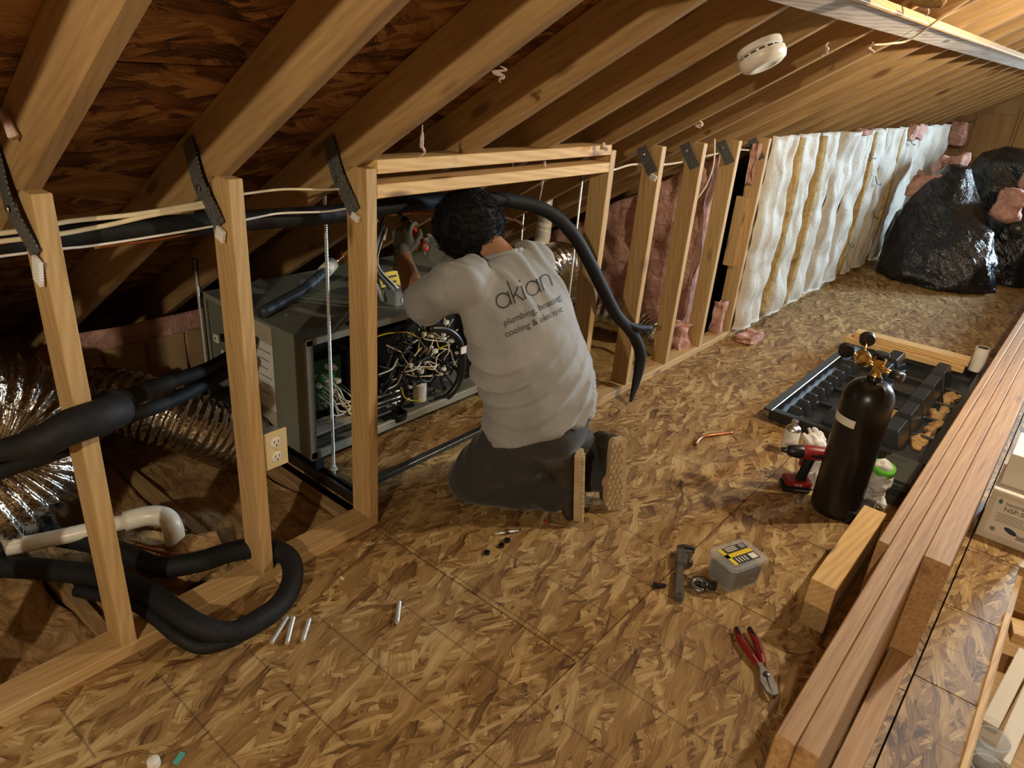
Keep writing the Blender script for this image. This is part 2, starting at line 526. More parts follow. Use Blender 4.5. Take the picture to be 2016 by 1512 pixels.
# ---- knee wall on the left
wall = tag(board('wall_left', (-0.0445, Y0, 0.019), (-0.0445, 2 * D, 0.019), 0.089, 0.038, M['stud']), kind='structure')
board('bottom_plate', (-0.0445, 2.007, 0.019), (-0.0445, Y1, 0.019), 0.089, 0.038, M['stud'], wall)
STUDS = [i * D for i in range(-8, 3)] + [2.045] + [2.457 + i * D for i in range(0, 17)]
for ye in STUDS:
    if ye > 8.98: continue
    board('stud', (-0.0445, ye - 0.019, 0.038), (-0.0445, ye - 0.019, KNEE - 0.028), 0.038, 0.089, M['stud'], wall, up=(1, 0, 0))
board('header_board', (-0.0445, 2 * D, 1.195), (-0.0445, 2.007, 1.195), 0.089, 0.038, M['new'], wall)
board('header_board', (-0.0445, 2 * D, 1.128), (-0.0445, 2.007, 1.128), 0.089, 0.038, M['new'], wall)
board('stud_block', (-0.075, 3.676 - 0.057, 0.45), (-0.075, 3.676 - 0.057, 0.86), 0.036, 0.07, M['stud'], wall, up=(1, 0, 0))

# ---- roof: unseen backing added to stop sky light at panel gaps, OSB sheathing, rafters
rf = MB()
for sgn in (1, -1):
    a, b = roof(XL - 0.1, 0, 0.16), roof(XRIDGE + 0.12, 0, 0.16)
    c, d = roof(XRIDGE + 0.12, 0, 0.20), roof(XL - 0.1, 0, 0.20)
    f = lambda v: (v.x if sgn > 0 else 2 * XRIDGE - v.x, v.z)
    Mx = Matrix(((1, 0, 0, 0), (0, 0, 1, 0), (0, 1, 0, 0), (0, 0, 0, 1)))
    rf.prism([f(v) for v in (a, b, c, d)], Y0 - 0.1, Y1 + 0.1, Mx)
ceiling = tag(rf.build('ceiling', M['kraft']), kind='structure')
def mirror(v):
    return Vector((2 * XRIDGE - v.x, v.y, v.z))
SS = [-2.48, -1.035, 0.185, 1.405, 2.625, 3.56]
for r in range(len(SS) - 1):
    ys = Y0 + (0.0 if r % 2 == 0 else -1.22)
    while ys < Y1:
        y0, y1 = max(ys, Y0) + 0.003, min(ys + 2.44, Y1) - 0.003
        s0, s1 = SS[r] + 0.003, SS[r + 1] - 0.003
        for mir in (False, True):
            p0, p1 = roofs((s0 + s1) / 2, y0, 0.146), roofs((s0 + s1) / 2, y1, 0.146)
            up = NRM
            if mir: p0, p1, up = mirror(p0), mirror(p1), Vector((-NRM.x, 0, NRM.z))
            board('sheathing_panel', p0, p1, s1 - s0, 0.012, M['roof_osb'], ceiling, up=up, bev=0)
        ys += 2.44
RAFTER_Y = [i * D - 0.019 for i in range(-8, 23)]
for ry in RAFTER_Y:
    for mir in (False, True):
        p0, p1 = roofs(-2.36, ry, 0.07), roofs(3.46, ry, 0.07)
        if mir: p0, p1 = mirror(p0), mirror(p1)
        board('rafter', p0, p1, 0.038, 0.14, M['rafter'], ceiling, up=NRM if not mir else Vector((-NRM.x, 0, NRM.z)), bev=0.003)
board('ridge_board', (XRIDGE, Y0, KNEE + XRIDGE * TAN + 0.02), (XRIDGE, Y1, KNEE + XRIDGE * TAN + 0.02), 0.038, 0.22, M['rafter'], ceiling)
# board nailed across the rafter undersides, cool daylight painted in as grey
board('purlin_board', roof(0.775, Y0, -0.011), roof(0.835, Y1 - 0.05, -0.011), 0.084, 0.020, M['greylit_wood'], ceiling, up=NRM)
board('purlin_board', roof(0.822, Y0, -0.018), roof(0.880, Y1 - 0.05, -0.018), 0.012, 0.034, M['new'], ceiling, up=NRM)

# ---- gable walls and the far knee wall
Mxz = lambda y: Matrix(((1, 0, 0, 0), (0, 0, 1, y), (0, 1, 0, 0), (0, 0, 0, 1)))
def gable(name, y, th, window):
    g = MB()
    def z(x): return KNEE + (x if x <= XRIDGE else 2 * XRIDGE - x) * TAN + 0.15
    wx0, wx1 = WINDOW[0] - WIN_W / 2, WINDOW[0] + WIN_W / 2
    wz0, wz1 = WINDOW[2] - WIN_H / 2, WINDOW[2] + WIN_H / 2
    if window:
        g.prism([(XL - 0.1, -0.3), (wx0, -0.3), (wx0, z(wx0)), (XL - 0.1, z(XL - 0.1))], 0, th, Mxz(y))
        g.prism([(wx1, -0.3), (8.1, -0.3), (8.1, z(8.1)), (wx1, z(wx1))], 0, th, Mxz(y))
        g.prism([(wx0, -0.3), (wx1, -0.3), (wx1, wz0), (wx0, wz0)], 0, th, Mxz(y))
        g.prism([(wx0, wz1), (wx1, wz1), (wx1, z(wx1)), (XRIDGE, z(XRIDGE)), (wx0, z(wx0))], 0, th, Mxz(y))
    else:
        g.prism([(XL - 0.1, -0.3), (8.1, -0.3), (8.1, z(8.1)), (XRIDGE, z(XRIDGE)), (XL - 0.1, z(XL - 0.1))], 0, th, Mxz(y))
    return tag(g.build(name, M['kraft']), kind='structure')
wall_back = gable('wall_back', Y1, 0.10, True)
wall_front = gable('wall_front', Y0 - 0.1, 0.10, False)
x = -0.25
while x < 2.45:
    zt = KNEE + (x + 0.19) * TAN - 0.10
    board('plywood_panel', (x + 0.19, Y1 - 0.010, 0.0), (x + 0.19, Y1 - 0.010, zt), 0.018, 0.372, M['joist'], wall_back, up=(1, 0, 0))
    board('batten', (x + 0.39, Y1 - 0.02, 0.0), (x + 0.39, Y1 - 0.02, zt + 0.10), 0.03, 0.022, M['rafter'], wall_back, up=(1, 0, 0))
    x += D
wr = MB(); wr.box((XR, Y0, -0.3), (XR + 0.05, Y1, KNEE + 0.1))
tag(wr.build('wall_right', M['kraft']), kind='structure')
# gable window, daylight outside
wroot = MB()
wx0, wx1 = WINDOW[0] - WIN_W / 2, WINDOW[0] + WIN_W / 2
wz0, wz1 = WINDOW[2] - WIN_H / 2, WINDOW[2] + WIN_H / 2
for lo, hi in (((wx0 - 0.06, Y1 - 0.03, wz0 - 0.06), (wx0, Y1, wz1 + 0.06)), ((wx1, Y1 - 0.03, wz0 - 0.06), (wx1 + 0.06, Y1, wz1 + 0.06)),
               ((wx0, Y1 - 0.03, wz0 - 0.06), (wx1, Y1, wz0)), ((wx0, Y1 - 0.03, wz1), (wx1, Y1, wz1 + 0.06)), ((wx0, Y1 - 0.02, WINDOW[2] - 0.015), (wx1, Y1 - 0.002, WINDOW[2] + 0.015))):
    wroot.box(lo, hi)
tag(wroot.build('window_1', M['white_plastic']), kind='structure')

ev = MB(); ev.box((XL + 0.16, Y0, -0.24), (XL + 0.20, Y1, 0.30))
tag(ev.build('wall_eave', M['kraft']), kind='structure')

# ---- doubled header beam along the stair opening (four laminated plies)
beam = thing('laminated_beam', (1.474, 3.0, 0), 'long reddish laminated veneer beam of four plies lying on the floor', 'beam')
BX = [1.384, 1.4135, 1.4535, 1.4975, 1.563]
starts = [1.43, 0.60, 0.605, 1.45]
for k in range(4):
    board('ply', ((BX[k] + BX[k + 1]) / 2, starts[k], 0.181), ((BX[k] + BX[k + 1]) / 2, Y1 - 0.08, 0.181 - (0.004 if k in (1, 3) else 0)), BX[k + 1] - BX[k] - 0.0012, 0.356, M['lvl'], beam, bev=0.003)
plank = tag(board('base_plank', (1.532, 0.20, 0.0195), (1.532, 1.445, 0.0195), 0.058, 0.038, M['lvl']), 'low reddish plank on the floor along the right foot of the beam', 'plank')

# ---- ceiling bulbs
M['bulb'] = None
def emis(name, col, strength):
    s = NT(name); s.b.inputs['Emission Color'].default_value = (*col, 1); s.b.inputs['Emission Strength'].default_value = strength
    return s.out((0.8, 0.8, 0.8), 0.4)
for nm, loc, power, lab in (('a', BULB_A, BULB_POWER_A, 'bare warm bulb on a white lampholder behind the photographer'), ('b', BULB_B, BULB_POWER_B, 'bare warm bulb on a white lampholder above the stair opening')):
    t = thing('ceiling_bulb', loc, lab, 'bulb')
    L = Vector(loc)
    r = 0.034
    area = 4 * PI * r * r
    lathe('glass_bulb', [(0.004, -0.036), (0.018, -0.030), (0.030, -0.016), (0.034, 0.0), (0.030, 0.016), (0.020, 0.032), (0.014, 0.046)], emis('bulb_glow_' + nm, (1.0, 0.86, 0.64), power / (PI * area)), t, L, n=16)
    lathe('socket', [(0.016, 0.046), (0.022, 0.05), (0.024, 0.085), (0.05, 0.10), (0.05, 0.115)], M['white_plastic'], t, L, n=16)
    tube('pendant_rod', [L + Vector((0, 0, 0.115)), L + Vector((0, 0, KNEE + L.x * TAN - L.z + 0.02))], 0.008, M['white_plastic'], t, 8, 1)
# ================================================================ MECHANICAL THINGS BEHIND THE KNEE WALL
def foil_mat(name, col=(0.62, 0.60, 0.56)):
    s = NT(name)
    v = s.coords('Object')
    n1 = s.noise(v, 38.0, 3, 0.6, 0.6)
    n2 = s.voro(v, 55.0).outputs['Distance']
    s.bump(s.math('ADD', n1, s.math('MULTIPLY', n2, 0.35)), 0.5, 0.010)
    return s.out(s.ramp(n1, [(0.3, tuple(c * 0.75 for c in col)), (0.7, col)]), 0.16, 1.0)
M['foil'] = foil_mat('crinkled_foil')
M['paint'] = plain('grey_green_paint', (0.20, 0.21, 0.165), 0.42, 0.0, 0.06, 14)
M['paint_edge'] = plain('bare_edge_paint', (0.33, 0.33, 0.27), 0.4, 0.2, 0.06, 20)
M['duct_liner'] = plain('black_liner', (0.008, 0.008, 0.008), 0.8, 0, 0.3, 60)
M['cardboard'] = plain('tan_label', (0.50, 0.43, 0.33), 0.7, 0, 0.1, 9)
M['grey_plastic'] = plain('grey_plastic', (0.22, 0.24, 0.25), 0.45, 0, 0.08, 20)
M['blue_tape'] = plain('blue_grey_tape', (0.045, 0.058, 0.080), 0.5, 0, 0.35, 25)

# ---- furnace: open horizontal cabinet
furnace = thing('furnace', (-0.7, 1.52, 0.10), 'open grey-green furnace cabinet with exposed wiring hung behind the wall opening', 'furnace')
FX0, FX1, FY0, FY1, FZ0, FZ1 = -1.04, -0.36, 0.80, 2.25, 0.10, 0.57
t_ = 0.012
block('top_panel', (FX0, FY0, FZ1 - t_), (FX1, FY1, FZ1), M['paint'], furnace)
block('bottom_panel', (FX0, FY0, FZ0), (FX1, FY1, FZ0 + t_), M['paint'], furnace)
block('back_panel', (FX0, FY0 + 0.01, FZ0 + t_), (FX0 + t_, FY1 - 0.01, FZ1 - t_), M['paint'], furnace)
block('end_panel', (-0.565, FY0, FZ0 + t_), (FX1 - 0.001, FY0 + t_, FZ1 - t_), M['paint'], furnace)
block('far_end_panel', (FX0 + t_, FY1 - t_, FZ0 + t_), (FX1 - 0.001, FY1, FZ1 - t_), M['paint'], furnace)
block('inner_wall', (-0.60, FY0 + 0.02, FZ0 + t_), (-0.585, FY1 - 0.02, FZ1 - t_), M['duct_liner'], furnace)
lp = block('coil_door', (-0.735, FY0 + 0.022, FZ0 + 0.03), (-0.57, FY0 + 0.034, FZ1 - 0.025), M['cardboard'], furnace)
block('label_sheet', (-0.70, FY0 + 0.018, FZ0 + 0.10), (-0.60, FY0 + 0.0215, FZ1 - 0.10), M['paper'], lp, bev=0)
for k in range(6):
    z = FZ1 - 0.13 - k * 0.035
    block('printed_line', (-0.69, FY0 + 0.0165, z - 0.004), (-0.61 - 0.012 * (k % 3), FY0 + 0.018, z), M['grey_ink'], lp, bev=0)
block('liner', (FX0 + t_, FY0 + 0.10, FZ0 + t_), (-0.74, FY0 + 0.11, FZ1 - t_), M['duct_liner'], furnace)
block('liner', (-0.75, FY0 + 0.036, FZ0 + t_), (-0.742, FY0 + 0.10, FZ1 - t_), M['duct_liner'], furnace)
for a, b in (((FX0, FY0 - 0.006, FZ0), (FX0 + 0.02, FY0 + 0.006, FZ1)), ((-0.745, FY0 - 0.006, FZ0), (-0.73, FY0 + 0.02, FZ1)),
             ((FX0, FY0 - 0.006, FZ0 - 0.004), (-0.73, FY0 + 0.006, FZ0 + 0.02)), ((FX0, FY0 - 0.006, FZ1 - 0.02), (-0.73, FY0 + 0.006, FZ1 + 0.003))):
    block('end_flange', a, b, M['paint_edge'], furnace)
for a, b in (((FX1 - 0.012, FY0, FZ0 - 0.004), (FX1 + 0.004, FY1, FZ0 + 0.03)), ((FX1 - 0.012, FY0, FZ1 - 0.022), (FX1 + 0.004, FY1, FZ1 + 0.003)),
             ((FX1 - 0.012, FY0 - 0.003, FZ0), (FX1 + 0.004, FY0 + 0.028, FZ1)), ((FX1 - 0.012, FY1 - 0.03, FZ0), (FX1 + 0.004, FY1, FZ1))):
    block('front_flange', a, b, M['paint_edge'], furnace)
for y_, x_, z_ in ((0.797, -0.955, 0.400), (0.797, -0.905, 0.345)):
    mc = block('mount_clip', (x_ - 0.017, y_ - 0.006, z_ - 0.017), (x_ + 0.017, y_, z_ + 0.017), M['white_plastic'], furnace, 0.003)
    lathe('clip_hole', [(0.005, 0.0), (0.005, 0.001)], M['ink'], mc, (x_, y_ - 0.006, z_), (0, -1, 0), 8)
# control compartment
cb = block('control_board', (-0.500, 0.885, 0.205), (-0.492, 1.045, 0.415), M['board_green'], furnace)
rnd = random.Random(3)
for k in range(13):
    y, z = rnd.uniform(0.895, 1.02), rnd.uniform(0.215, 0.395)
    s = rnd.uniform(0.010, 0.028)
    block('connector', (-0.492, y, z), (-0.492 + rnd.uniform(0.012, 0.03), y + s, z + s * rnd.uniform(0.6, 1.0)), M[rnd.choice(['white_plastic', 'white_plastic', 'black_plastic', 'grey_plastic'])], cb, bev=0.001)
block('divider', (-0.58, 1.085, FZ0 + t_), (-0.40, 1.10, FZ1 - 0.15), M['steel'], furnace)
block('shelf', (-0.58, 0.83, FZ0 + 0.055), (-0.375, 1.20, FZ0 + 0.065), M['dark_steel'], furnace)
ws = block('wiring_sheet', (-0.50, 0.85, FZ0 + 0.0655), (-0.40, 1.06, FZ0 + 0.068), M['cardboard'], furnace, bev=0)
for k in range(5):
    block('printed_line', (-0.49 + 0.018 * k, 0.865, FZ0 + 0.068), (-0.485 + 0.018 * k, 1.04 - 0.03 * (k % 2), FZ0 + 0.0688), M['grey_ink'], ws, bev=0)
# blower, motor, burner rail
bl = lathe('blower_housing', [(0.175, 0.0), (0.175, 0.10), (0.165, 0.115), (0.12, 0.118), (0.115, 0.09), (0.05, 0.085)], M['black_plastic'], furnace, (-0.555, 1.42, 0.325), (1, 0, 0), 32)
lathe('motor', [(0.055, 0.0), (0.055, 0.04), (0.048, 0.05), (0.015, 0.052), (0.012, 0.065)], M['dark_steel'], bl, (-0.47, 1.42, 0.325), (1, 0, 0), 20)
for k in range(7):
    a = 2 * PI * k / 7
    tube('motor_arm', [(-0.465, 1.42 + 0.05 * math.cos(a), 0.325 + 0.05 * math.sin(a)), (-0.46, 1.42 + 0.14 * math.cos(a + 0.5), 0.325 + 0.14 * math.sin(a + 0.5))], 0.005, M['dark_steel'], bl, 6, 1)
for z in (0.165, 0.185, 0.215):
    tube('burner_rail', [(-0.43, 1.12, z), (-0.42, 1.46, z - 0.01)], 0.006, M['steel'], furnace, 8, 1)
for k in range(4):
    y = 1.14 + 0.075 * k
    block('burner', (-0.46, y, 0.135), (-0.415, y + 0.05, 0.16), M['steel'], furnace)
lathe('drain_cup', [(0.030, 0.0), (0.030, 0.075), (0.026, 0.078)], M['white_plastic'], furnace, (-0.405, 1.38, 0.145), n=16)
lathe('inlet_port', [(0.055, 0.0), (0.055, 0.02), (0.045, 0.022), (0.043, 0.004)], M['black_plastic'], furnace, (-0.40, 1.235, 0.115), n=20)
lathe('inlet_port', [(0.055, 0.0), (0.055, 0.02), (0.045, 0.022), (0.043, 0.004)], M['black_plastic'], furnace, (-0.41, 1.66, 0.22), (1, 0, 0), 20)
tube('drain_hose', [(-0.38, 1.40, 0.47), (-0.362, 1.485, 0.45), (-0.35, 1.55, 0.39), (-0.345, 1.575, 0.30), (-0.35, 1.565, 0.20), (-0.365, 1.52, 0.135), (-0.39, 1.46, 0.115)], 0.016, M['black_plastic'], furnace, 10, 5)
block('hose_tag', (-0.332, 1.545, 0.335), (-0.326, 1.585, 0.365), M['paper'], furnace, bev=0)
# wiring harness: each lead its own wire
cols = ['black_plastic'] * 6 + ['white_wire'] * 3 + ['cable', 'cable', 'red', 'yellow', 'grey_plastic']
for k in range(46):
    c = rnd.choice(cols)
    y0, z0 = 1.20 + 0.40 * rnd.random(), 0.22 + 0.26 * rnd.random()
    a = rnd.random() * 6.28
    pts = []
    for j in range(5):
        a += rnd.uniform(-1.1, 1.1)
        pts.append((-0.375 - 0.05 * rnd.random(), y0, z0))
        y0 = min(1.62, max(1.16, y0 + 0.055 * math.cos(a))); z0 = min(0.53, max(0.16, z0 + 0.055 * math.sin(a)))
    tube('wire', pts, 0.0030 if c != 'black_plastic' else 0.0055, M[c], furnace, 6, 4)
for k in range(16):
    y, z = 1.24 + 0.34 * rnd.random(), 0.24 + 0.24 * rnd.random()
    s = rnd.uniform(0.010, 0.022)
    block('connector', (-0.372, y, z), (-0.355, y + s, z + s * 0.8), M['white_plastic'], furnace, bev=0.002)
for k in range(12):
    y0, z0 = rnd.uniform(0.90, 1.03), rnd.uniform(0.22, 0.38)
    tube('wire', [(-0.47, y0, z0), (-0.44, y0 + 0.03, z0 - 0.04), (-0.44, y0 + 0.06, z0 - 0.10), (-0.45, 1.05 + 0.08 * rnd.random(), 0.19 + 0.03 * rnd.random())], 0.0028, M[rnd.choice(['white_wire', 'white_wire', 'cable', 'black_plastic'])], furnace, 6, 4)
# on the cabinet top
lathe('knockout', [(0.026, 0.0), (0.026, 0.004), (0.018, 0.005)], M['black_plastic'], furnace, (-0.40, 1.03, FZ1), n=20)
block('warning_sticker', (-0.60, 1.40, FZ1), (-0.47, 1.50, FZ1 + 0.0015), M['yellow'], furnace, bev=0)
block('grey_sticker', (-0.60, 1.52, FZ1), (-0.45, 1.70, FZ1 + 0.0015), M['cardboard'], furnace, bev=0)
for k in range(3):
    block('printed_line', (-0.59, 1.535 + 0.05 * k, FZ1 + 0.0016), (-0.46, 1.552 + 0.05 * k, FZ1 + 0.0026), M['ink'], furnace, bev=0)
for (x, y) in ((-0.45, 0.95), (-0.62, 0.9), (-0.42, 1.5), (-0.9, 0.86)):
    lathe('screw', [(0.006, 0), (0.006, 0.002), (0.002, 0.004)], M['zinc'], furnace, (x, y, FZ1), n=8)

# junction block and wire whip on the furnace
jb = thing('junction_block', (-0.47, 1.30, FZ1), 'small grey junction block standing on the furnace top beside the arm', 'electrical box')
block('body', (-0.51, 1.27, FZ1), (-0.435, 1.34, FZ1 + 0.055), M['grey_plastic'], jb, 0.006)
block('lid', (-0.515, 1.265, FZ1 + 0.055), (-0.43, 1.345, FZ1 + 0.064), M['grey_plastic'], jb, 0.003)
block('white_tag', (-0.4345, 1.30, FZ1 + 0.018), (-0.4325, 1.328, FZ1 + 0.034), M['paper'], jb, 0)
for k, c in enumerate(('black_plastic', 'grey_plastic', 'black_plastic', 'white_wire')):
    tube('lead', [(-0.47, 1.28 + 0.012 * k, FZ1 + 0.06), (-0.52 - 0.02 * k, 1.24 + 0.02 * k, FZ1 + 0.14), (-0.56, 1.27 + 0.02 * k, FZ1 + 0.22 + 0.02 * k), (-0.55, 1.31, FZ1 + 0.33 - 0.03 * k)], 0.005, M[c], jb, 8, 5)
yt = thing('warning_card', (-0.55, 1.33, FZ1), 'yellow warning card with black print propped on the furnace top', 'card')
ym = Matrix.Translation((-0.55, 1.345, FZ1 + 0.055)) @ Matrix.Rotation(math.radians(-25), 4, 'Y')
o = MB().box((-0.002, -0.05, -0.05), (0.002, 0.05, 0.05), ym).build('card', M['yellow'], yt)
for k in range(4):
    MB().box((0.002, -0.04, 0.025 - k * 0.022), (0.003, 0.04 - 0.01 * (k % 2), 0.033 - k * 0.022), ym).build('printed_line', M['ink'], yt)

# copper line with blue tape and brass nuts across the furnace top
ls = thing('line_set', (-0.8, 1.2, 0.60), 'taped refrigerant pipe with brass flare nuts crossing the furnace top', 'pipe')
tube('taped_pipe', [(-0.62, 0.80, 0.60), (-0.66, 0.90, 0.605), (-0.72, 1.06, 0.62), (-0.78, 1.19, 0.645)], 0.021, M['blue_tape'], ls, 12, 5)
tube('foam_end', [(-0.78, 1.19, 0.645), (-0.82, 1.26, 0.66)], 0.028, M['pvc'], ls, 12, 1)
tube('bare_pipe', [(-0.82, 1.26, 0.66), (-0.90, 1.42, 0.675), (-0.93, 1.52, 0.665)], 0.011, M['copper'], ls, 10, 4)
lathe('flare_nut', [(0.016, 0), (0.022, 0.004), (0.022, 0.03), (0.014, 0.036)], M['brass'], ls, (-0.865, 1.35, 0.672), (-0.4, 0.85, 0.05), 6, smooth=False)
lathe('flare_nut', [(0.016, 0), (0.024, 0.004), (0.024, 0.03), (0.014, 0.036)], M['brass'], ls, (-0.905, 1.44, 0.675), (-0.4, 0.85, -0.05), 6, smooth=False)

# ---- threaded hanger rods (ridged) and strut channels
def rod_mesh(length, r, pitch=0.0035, n=8):
    rows = max(2, int(length / pitch))
    vs, fs = [], []
    for i in range(rows + 1):
        rr = r if i % 2 == 0 else r * 0.80
        for k in range(n):
            a = 2 * PI * k / n
            vs.append((rr * math.cos(a), rr * math.sin(a), length * i / rows))
    for i in range(rows):
        for k in range(n):
            fs.append((i * n + k, i * n + (k + 1) % n, (i + 1) * n + (k + 1) % n, (i + 1) * n + k))
    fs.append(tuple(reversed(range(n)))); fs.append(tuple(rows * n + k for k in range(n)))
    return pymesh('rod', vs, fs)
def hanger(x, y, z0, z1, lab):
    t = thing('hanger_rod', (x, y, z0), lab, 'rod', 'threaded rods holding up the furnace')
    link('rod', rod_mesh(z1 - z0, 0.0062), M['zinc'], t, Matrix.Translation((x, y, z0)))
    lathe('nut', [(0.011, 0), (0.011, 0.010)], M['zinc'], t, (x, y, z0 + 0.045), n=6, smooth=False)
    lathe('washer', [(0.016, 0), (0.016, 0.003)], M['zinc'], t, (x, y, z0 + 0.041), n=16)
    lathe('coupling', [(0.010, 0), (0.010, 0.045)], M['dark_steel'], t, (x, y, z1 - 0.03), n=6, smooth=False)
hanger(-0.335, 0.88, 0.0, 1.10, 'threaded rod nearest the camera, left of the knotty door stud')
hanger(-0.335, 2.32, 0.0, 1.03, 'threaded rod just left of the right-hand stud of the wall opening')
hanger(-0.80, 2.49, 0.0, 0.85, 'threaded rod standing right behind the kneeling worker\'s neck')
hanger(-1.00, 0.765, 0.05, 0.70, 'short threaded rod at the back left corner of the furnace')
def strut(y, x0, x1, lab):
    t = thing('strut_channel', ((x0 + x1) / 2, y, 0), lab, 'channel', 'steel channels under the furnace')
    g = MB().box((x0, y - 0.02, 0.0), (x1, y + 0.02, 0.004)).box((x0, y - 0.02, 0.004), (x1, y - 0.016, 0.04)).box((x0, y + 0.016, 0.004), (x1, y + 0.02, 0.04)).box((x0, y - 0.016, 0.036), (x1, y - 0.009, 0.04)).box((x0, y + 0.009, 0.036), (x1, y + 0.016, 0.04))
    g.build('channel', M['dark_steel'], t)
    for k in range(3):
        xx = x0 + 0.06 + 0.28 * k
        block('isolation_pad', (xx - 0.03, y - 0.02, 0.04), (xx + 0.03, y + 0.02, 0.10), M['black_rubber'], t)
strut(0.845, -1.02, -0.15, 'dark steel strut channel under the left end of the furnace')
strut(2.21, -1.02, -0.20, 'dark steel strut channel under the far end of the furnace behind the worker')
tag(board('angle_iron', (-0.205, 0.87, 0.012), (-0.205, 1.62, 0.012), 0.03, 0.022, M['dark_steel']), 'thin dark steel angle lying on the deck left of the kneeling worker', 'angle iron')

# ---- flexible foil ducts
def flex(name, pts, r, lab, n=40, sub=22, ring=5, amp=0.035, group='foil flex ducts'):
    def rf(i, m, k, n_, rr):
        a = 2 * PI * k / n_
        return rr * (1 + amp * math.cos(2 * PI * i / ring) + 0.035 * noise.noise((i * 0.21, math.cos(a) * 2.2, math.sin(a) * 2.2)) + 0.02 * noise.noise((i * 0.9, math.cos(a) * 6, math.sin(a) * 6)))
    t = thing(name, pts[len(pts) // 2], lab, 'duct', group)
    tube('foil_jacket', pts, r, M['foil'], t, n, sub, rfun=rf)
    P = catmull(pts, 8)
    for e, q in ((P[0], P[1]), (P[-1], P[-2])):
        d = (q - e).normalized()
        tube('clamp_band', [e + d * 0.02, e + d * 0.045], r * 1.03, M['steel'], t, 24, 1)
    return t
flex('flex_duct', [(-0.66, -1.0, 0.12), (-0.68, -0.5, 0.12), (-0.70, -0.16, 0.14), (-0.74, 0.02, 0.21), (-0.77, 0.06, 0.31), (-0.80, 0.01, 0.41), (-0.82, -0.2, 0.46), (-0.83, -0.6, 0.46)], 0.178, 'fat silver foil flex duct bulging behind the leftmost stud', ring=4, amp=0.05)
flex('flex_duct', [(-1.02, 0.30, 0.26), (-0.90, 0.36, 0.29), (-0.79, 0.45, 0.26), (-0.71, 0.56, 0.19), (-0.68, 0.66, 0.11), (-0.68, 0.75, 0.05)], 0.112, 'dark crinkled foil duct sagging below the open left end of the furnace', ring=4, amp=0.05)
flex('flex_duct', [(-1.05, 3.02, 0.10), (-0.80, 3.02, 0.11), (-0.55, 3.08, 0.12), (-0.30, 3.10, 0.10), (-0.16, 3.05, 0.08)], 0.105, 'shiny foil duct lying below the pink batts right of the opening')
flex('flex_duct', [(-0.60, 2.255, 0.40), (-0.60, 2.40, 0.46), (-0.60, 2.52, 0.52), (-0.60, 2.64, 0.50), (-0.62, 2.76, 0.40), (-0.64, 2.83, 0.30)], 0.098, 'foil duct end glinting behind the worker\'s shoulder')

# ---- PVC pipes
pv = thing('drain_pipe', (-0.45, 0.1, 0.10), 'white plastic drain pipe with elbow lying on the insulation behind the left studs', 'pipe')
tube('pipe', [(-0.60, -0.20, 0.085), (-0.48, 0.02, 0.105), (-0.41, 0.20, 0.115)], 0.024, M['pvc'], pv, 16, 3)
tube('elbow', [(-0.425, 0.165, 0.113), (-0.40, 0.225, 0.117), (-0.365, 0.262, 0.112), (-0.335, 0.268, 0.085), (-0.325, 0.265, 0.03)], 0.031, M['pvc'], pv, 16, 5)
tube('lower_pipe', [(-0.325, 0.265, 0.04), (-0.322, 0.264, -0.14)], 0.024, M['pvc'], pv, 16, 1)
vp = thing('vent_pipe', (-0.74, 2.62, 0.6), 'white plastic vent pipe with elbow right of the worker\'s head', 'pipe')
tube('pipe', [(-0.74, 2.60, 0.86), (-0.74, 2.60, 0.68)], 0.036, M['pvc'], vp, 18, 1)
tube('coupling', [(-0.74, 2.60, 0.70), (-0.74, 2.60, 0.66)], 0.043, M['pvc'], vp, 18, 1)
tube('elbow', [(-0.74, 2.60, 0.67), (-0.74, 2.595, 0.60), (-0.74, 2.56, 0.56), (-0.74, 2.49, 0.54), (-0.74, 2.42, 0.535)], 0.043, M['pvc'], vp, 18, 4)
tube('upper_pipe', [(-0.74, 2.60, 0.86), (-0.745, 2.61, 0.90)], 0.036, M['grey_plastic'], vp, 18, 1)

# ---- black insulated refrigerant lines
ra = thing('insulated_line', (-0.12, 1.2, 1.05), 'black foam-covered line strung along the studs and curling down past the opening', 'pipe insulation')
tube('foam_sleeve', [(-0.14, -1.0, 1.06), (-0.135, -0.3, 1.065), (-0.13, 0.1, 1.072), (-0.135, 0.45, 1.060), (-0.16, 0.8, 1.040), (-0.205, 1.15, 1.030), (-0.205, 1.42, 1.018), (-0.16, 1.60, 1.005), (-0.095, 1.74, 0.965), (-0.03, 1.83, 0.885), (0.01, 1.92, 0.765), (0.035, 2.02, 0.63), (0.05, 2.13, 0.50), (0.05, 2.25, 0.41), (0.055, 2.34, 0.33), (0.07, 2.39, 0.24), (0.075, 2.39, 0.16), (0.085, 2.36, 0.08), (0.10, 2.31, 0.02)], [0.027] * 14 + [0.027, 0.028, 0.026, 0.018, 0.007], M['black_rubber'], ra, 14, 6)
tube('slit_flap', [(0.055, 2.20, 0.45), (0.075, 2.30, 0.40), (0.09, 2.41, 0.375)], [0.012, 0.017, 0.016], M['black_rubber'], ra, 8, 4)
rb = thing('insulated_line', (-0.05, 0.0, 0.70), 'thick black foam sleeve bent around the leftmost stud', 'pipe insulation')
tube('foam_sleeve', [(-0.68, 0.79, 0.475), (-0.54, 0.55, 0.485), (-0.39, 0.34, 0.545), (-0.23, 0.17, 0.61), (-0.10, 0.07, 0.672), (0.00, 0.045, 0.70), (0.036, 0.0, 0.715), (0.036, -0.06, 0.712), (0.02, -0.12, 0.69), (-0.05, -0.20, 0.66), (-0.12, -0.38, 0.62), (-0.2, -0.7, 0.58)], [0.020, 0.021, 0.023, 0.026, 0.036, 0.039, 0.039, 0.039, 0.034, 0.021, 0.020, 0.020], M['black_rubber'], rb, 14, 6)
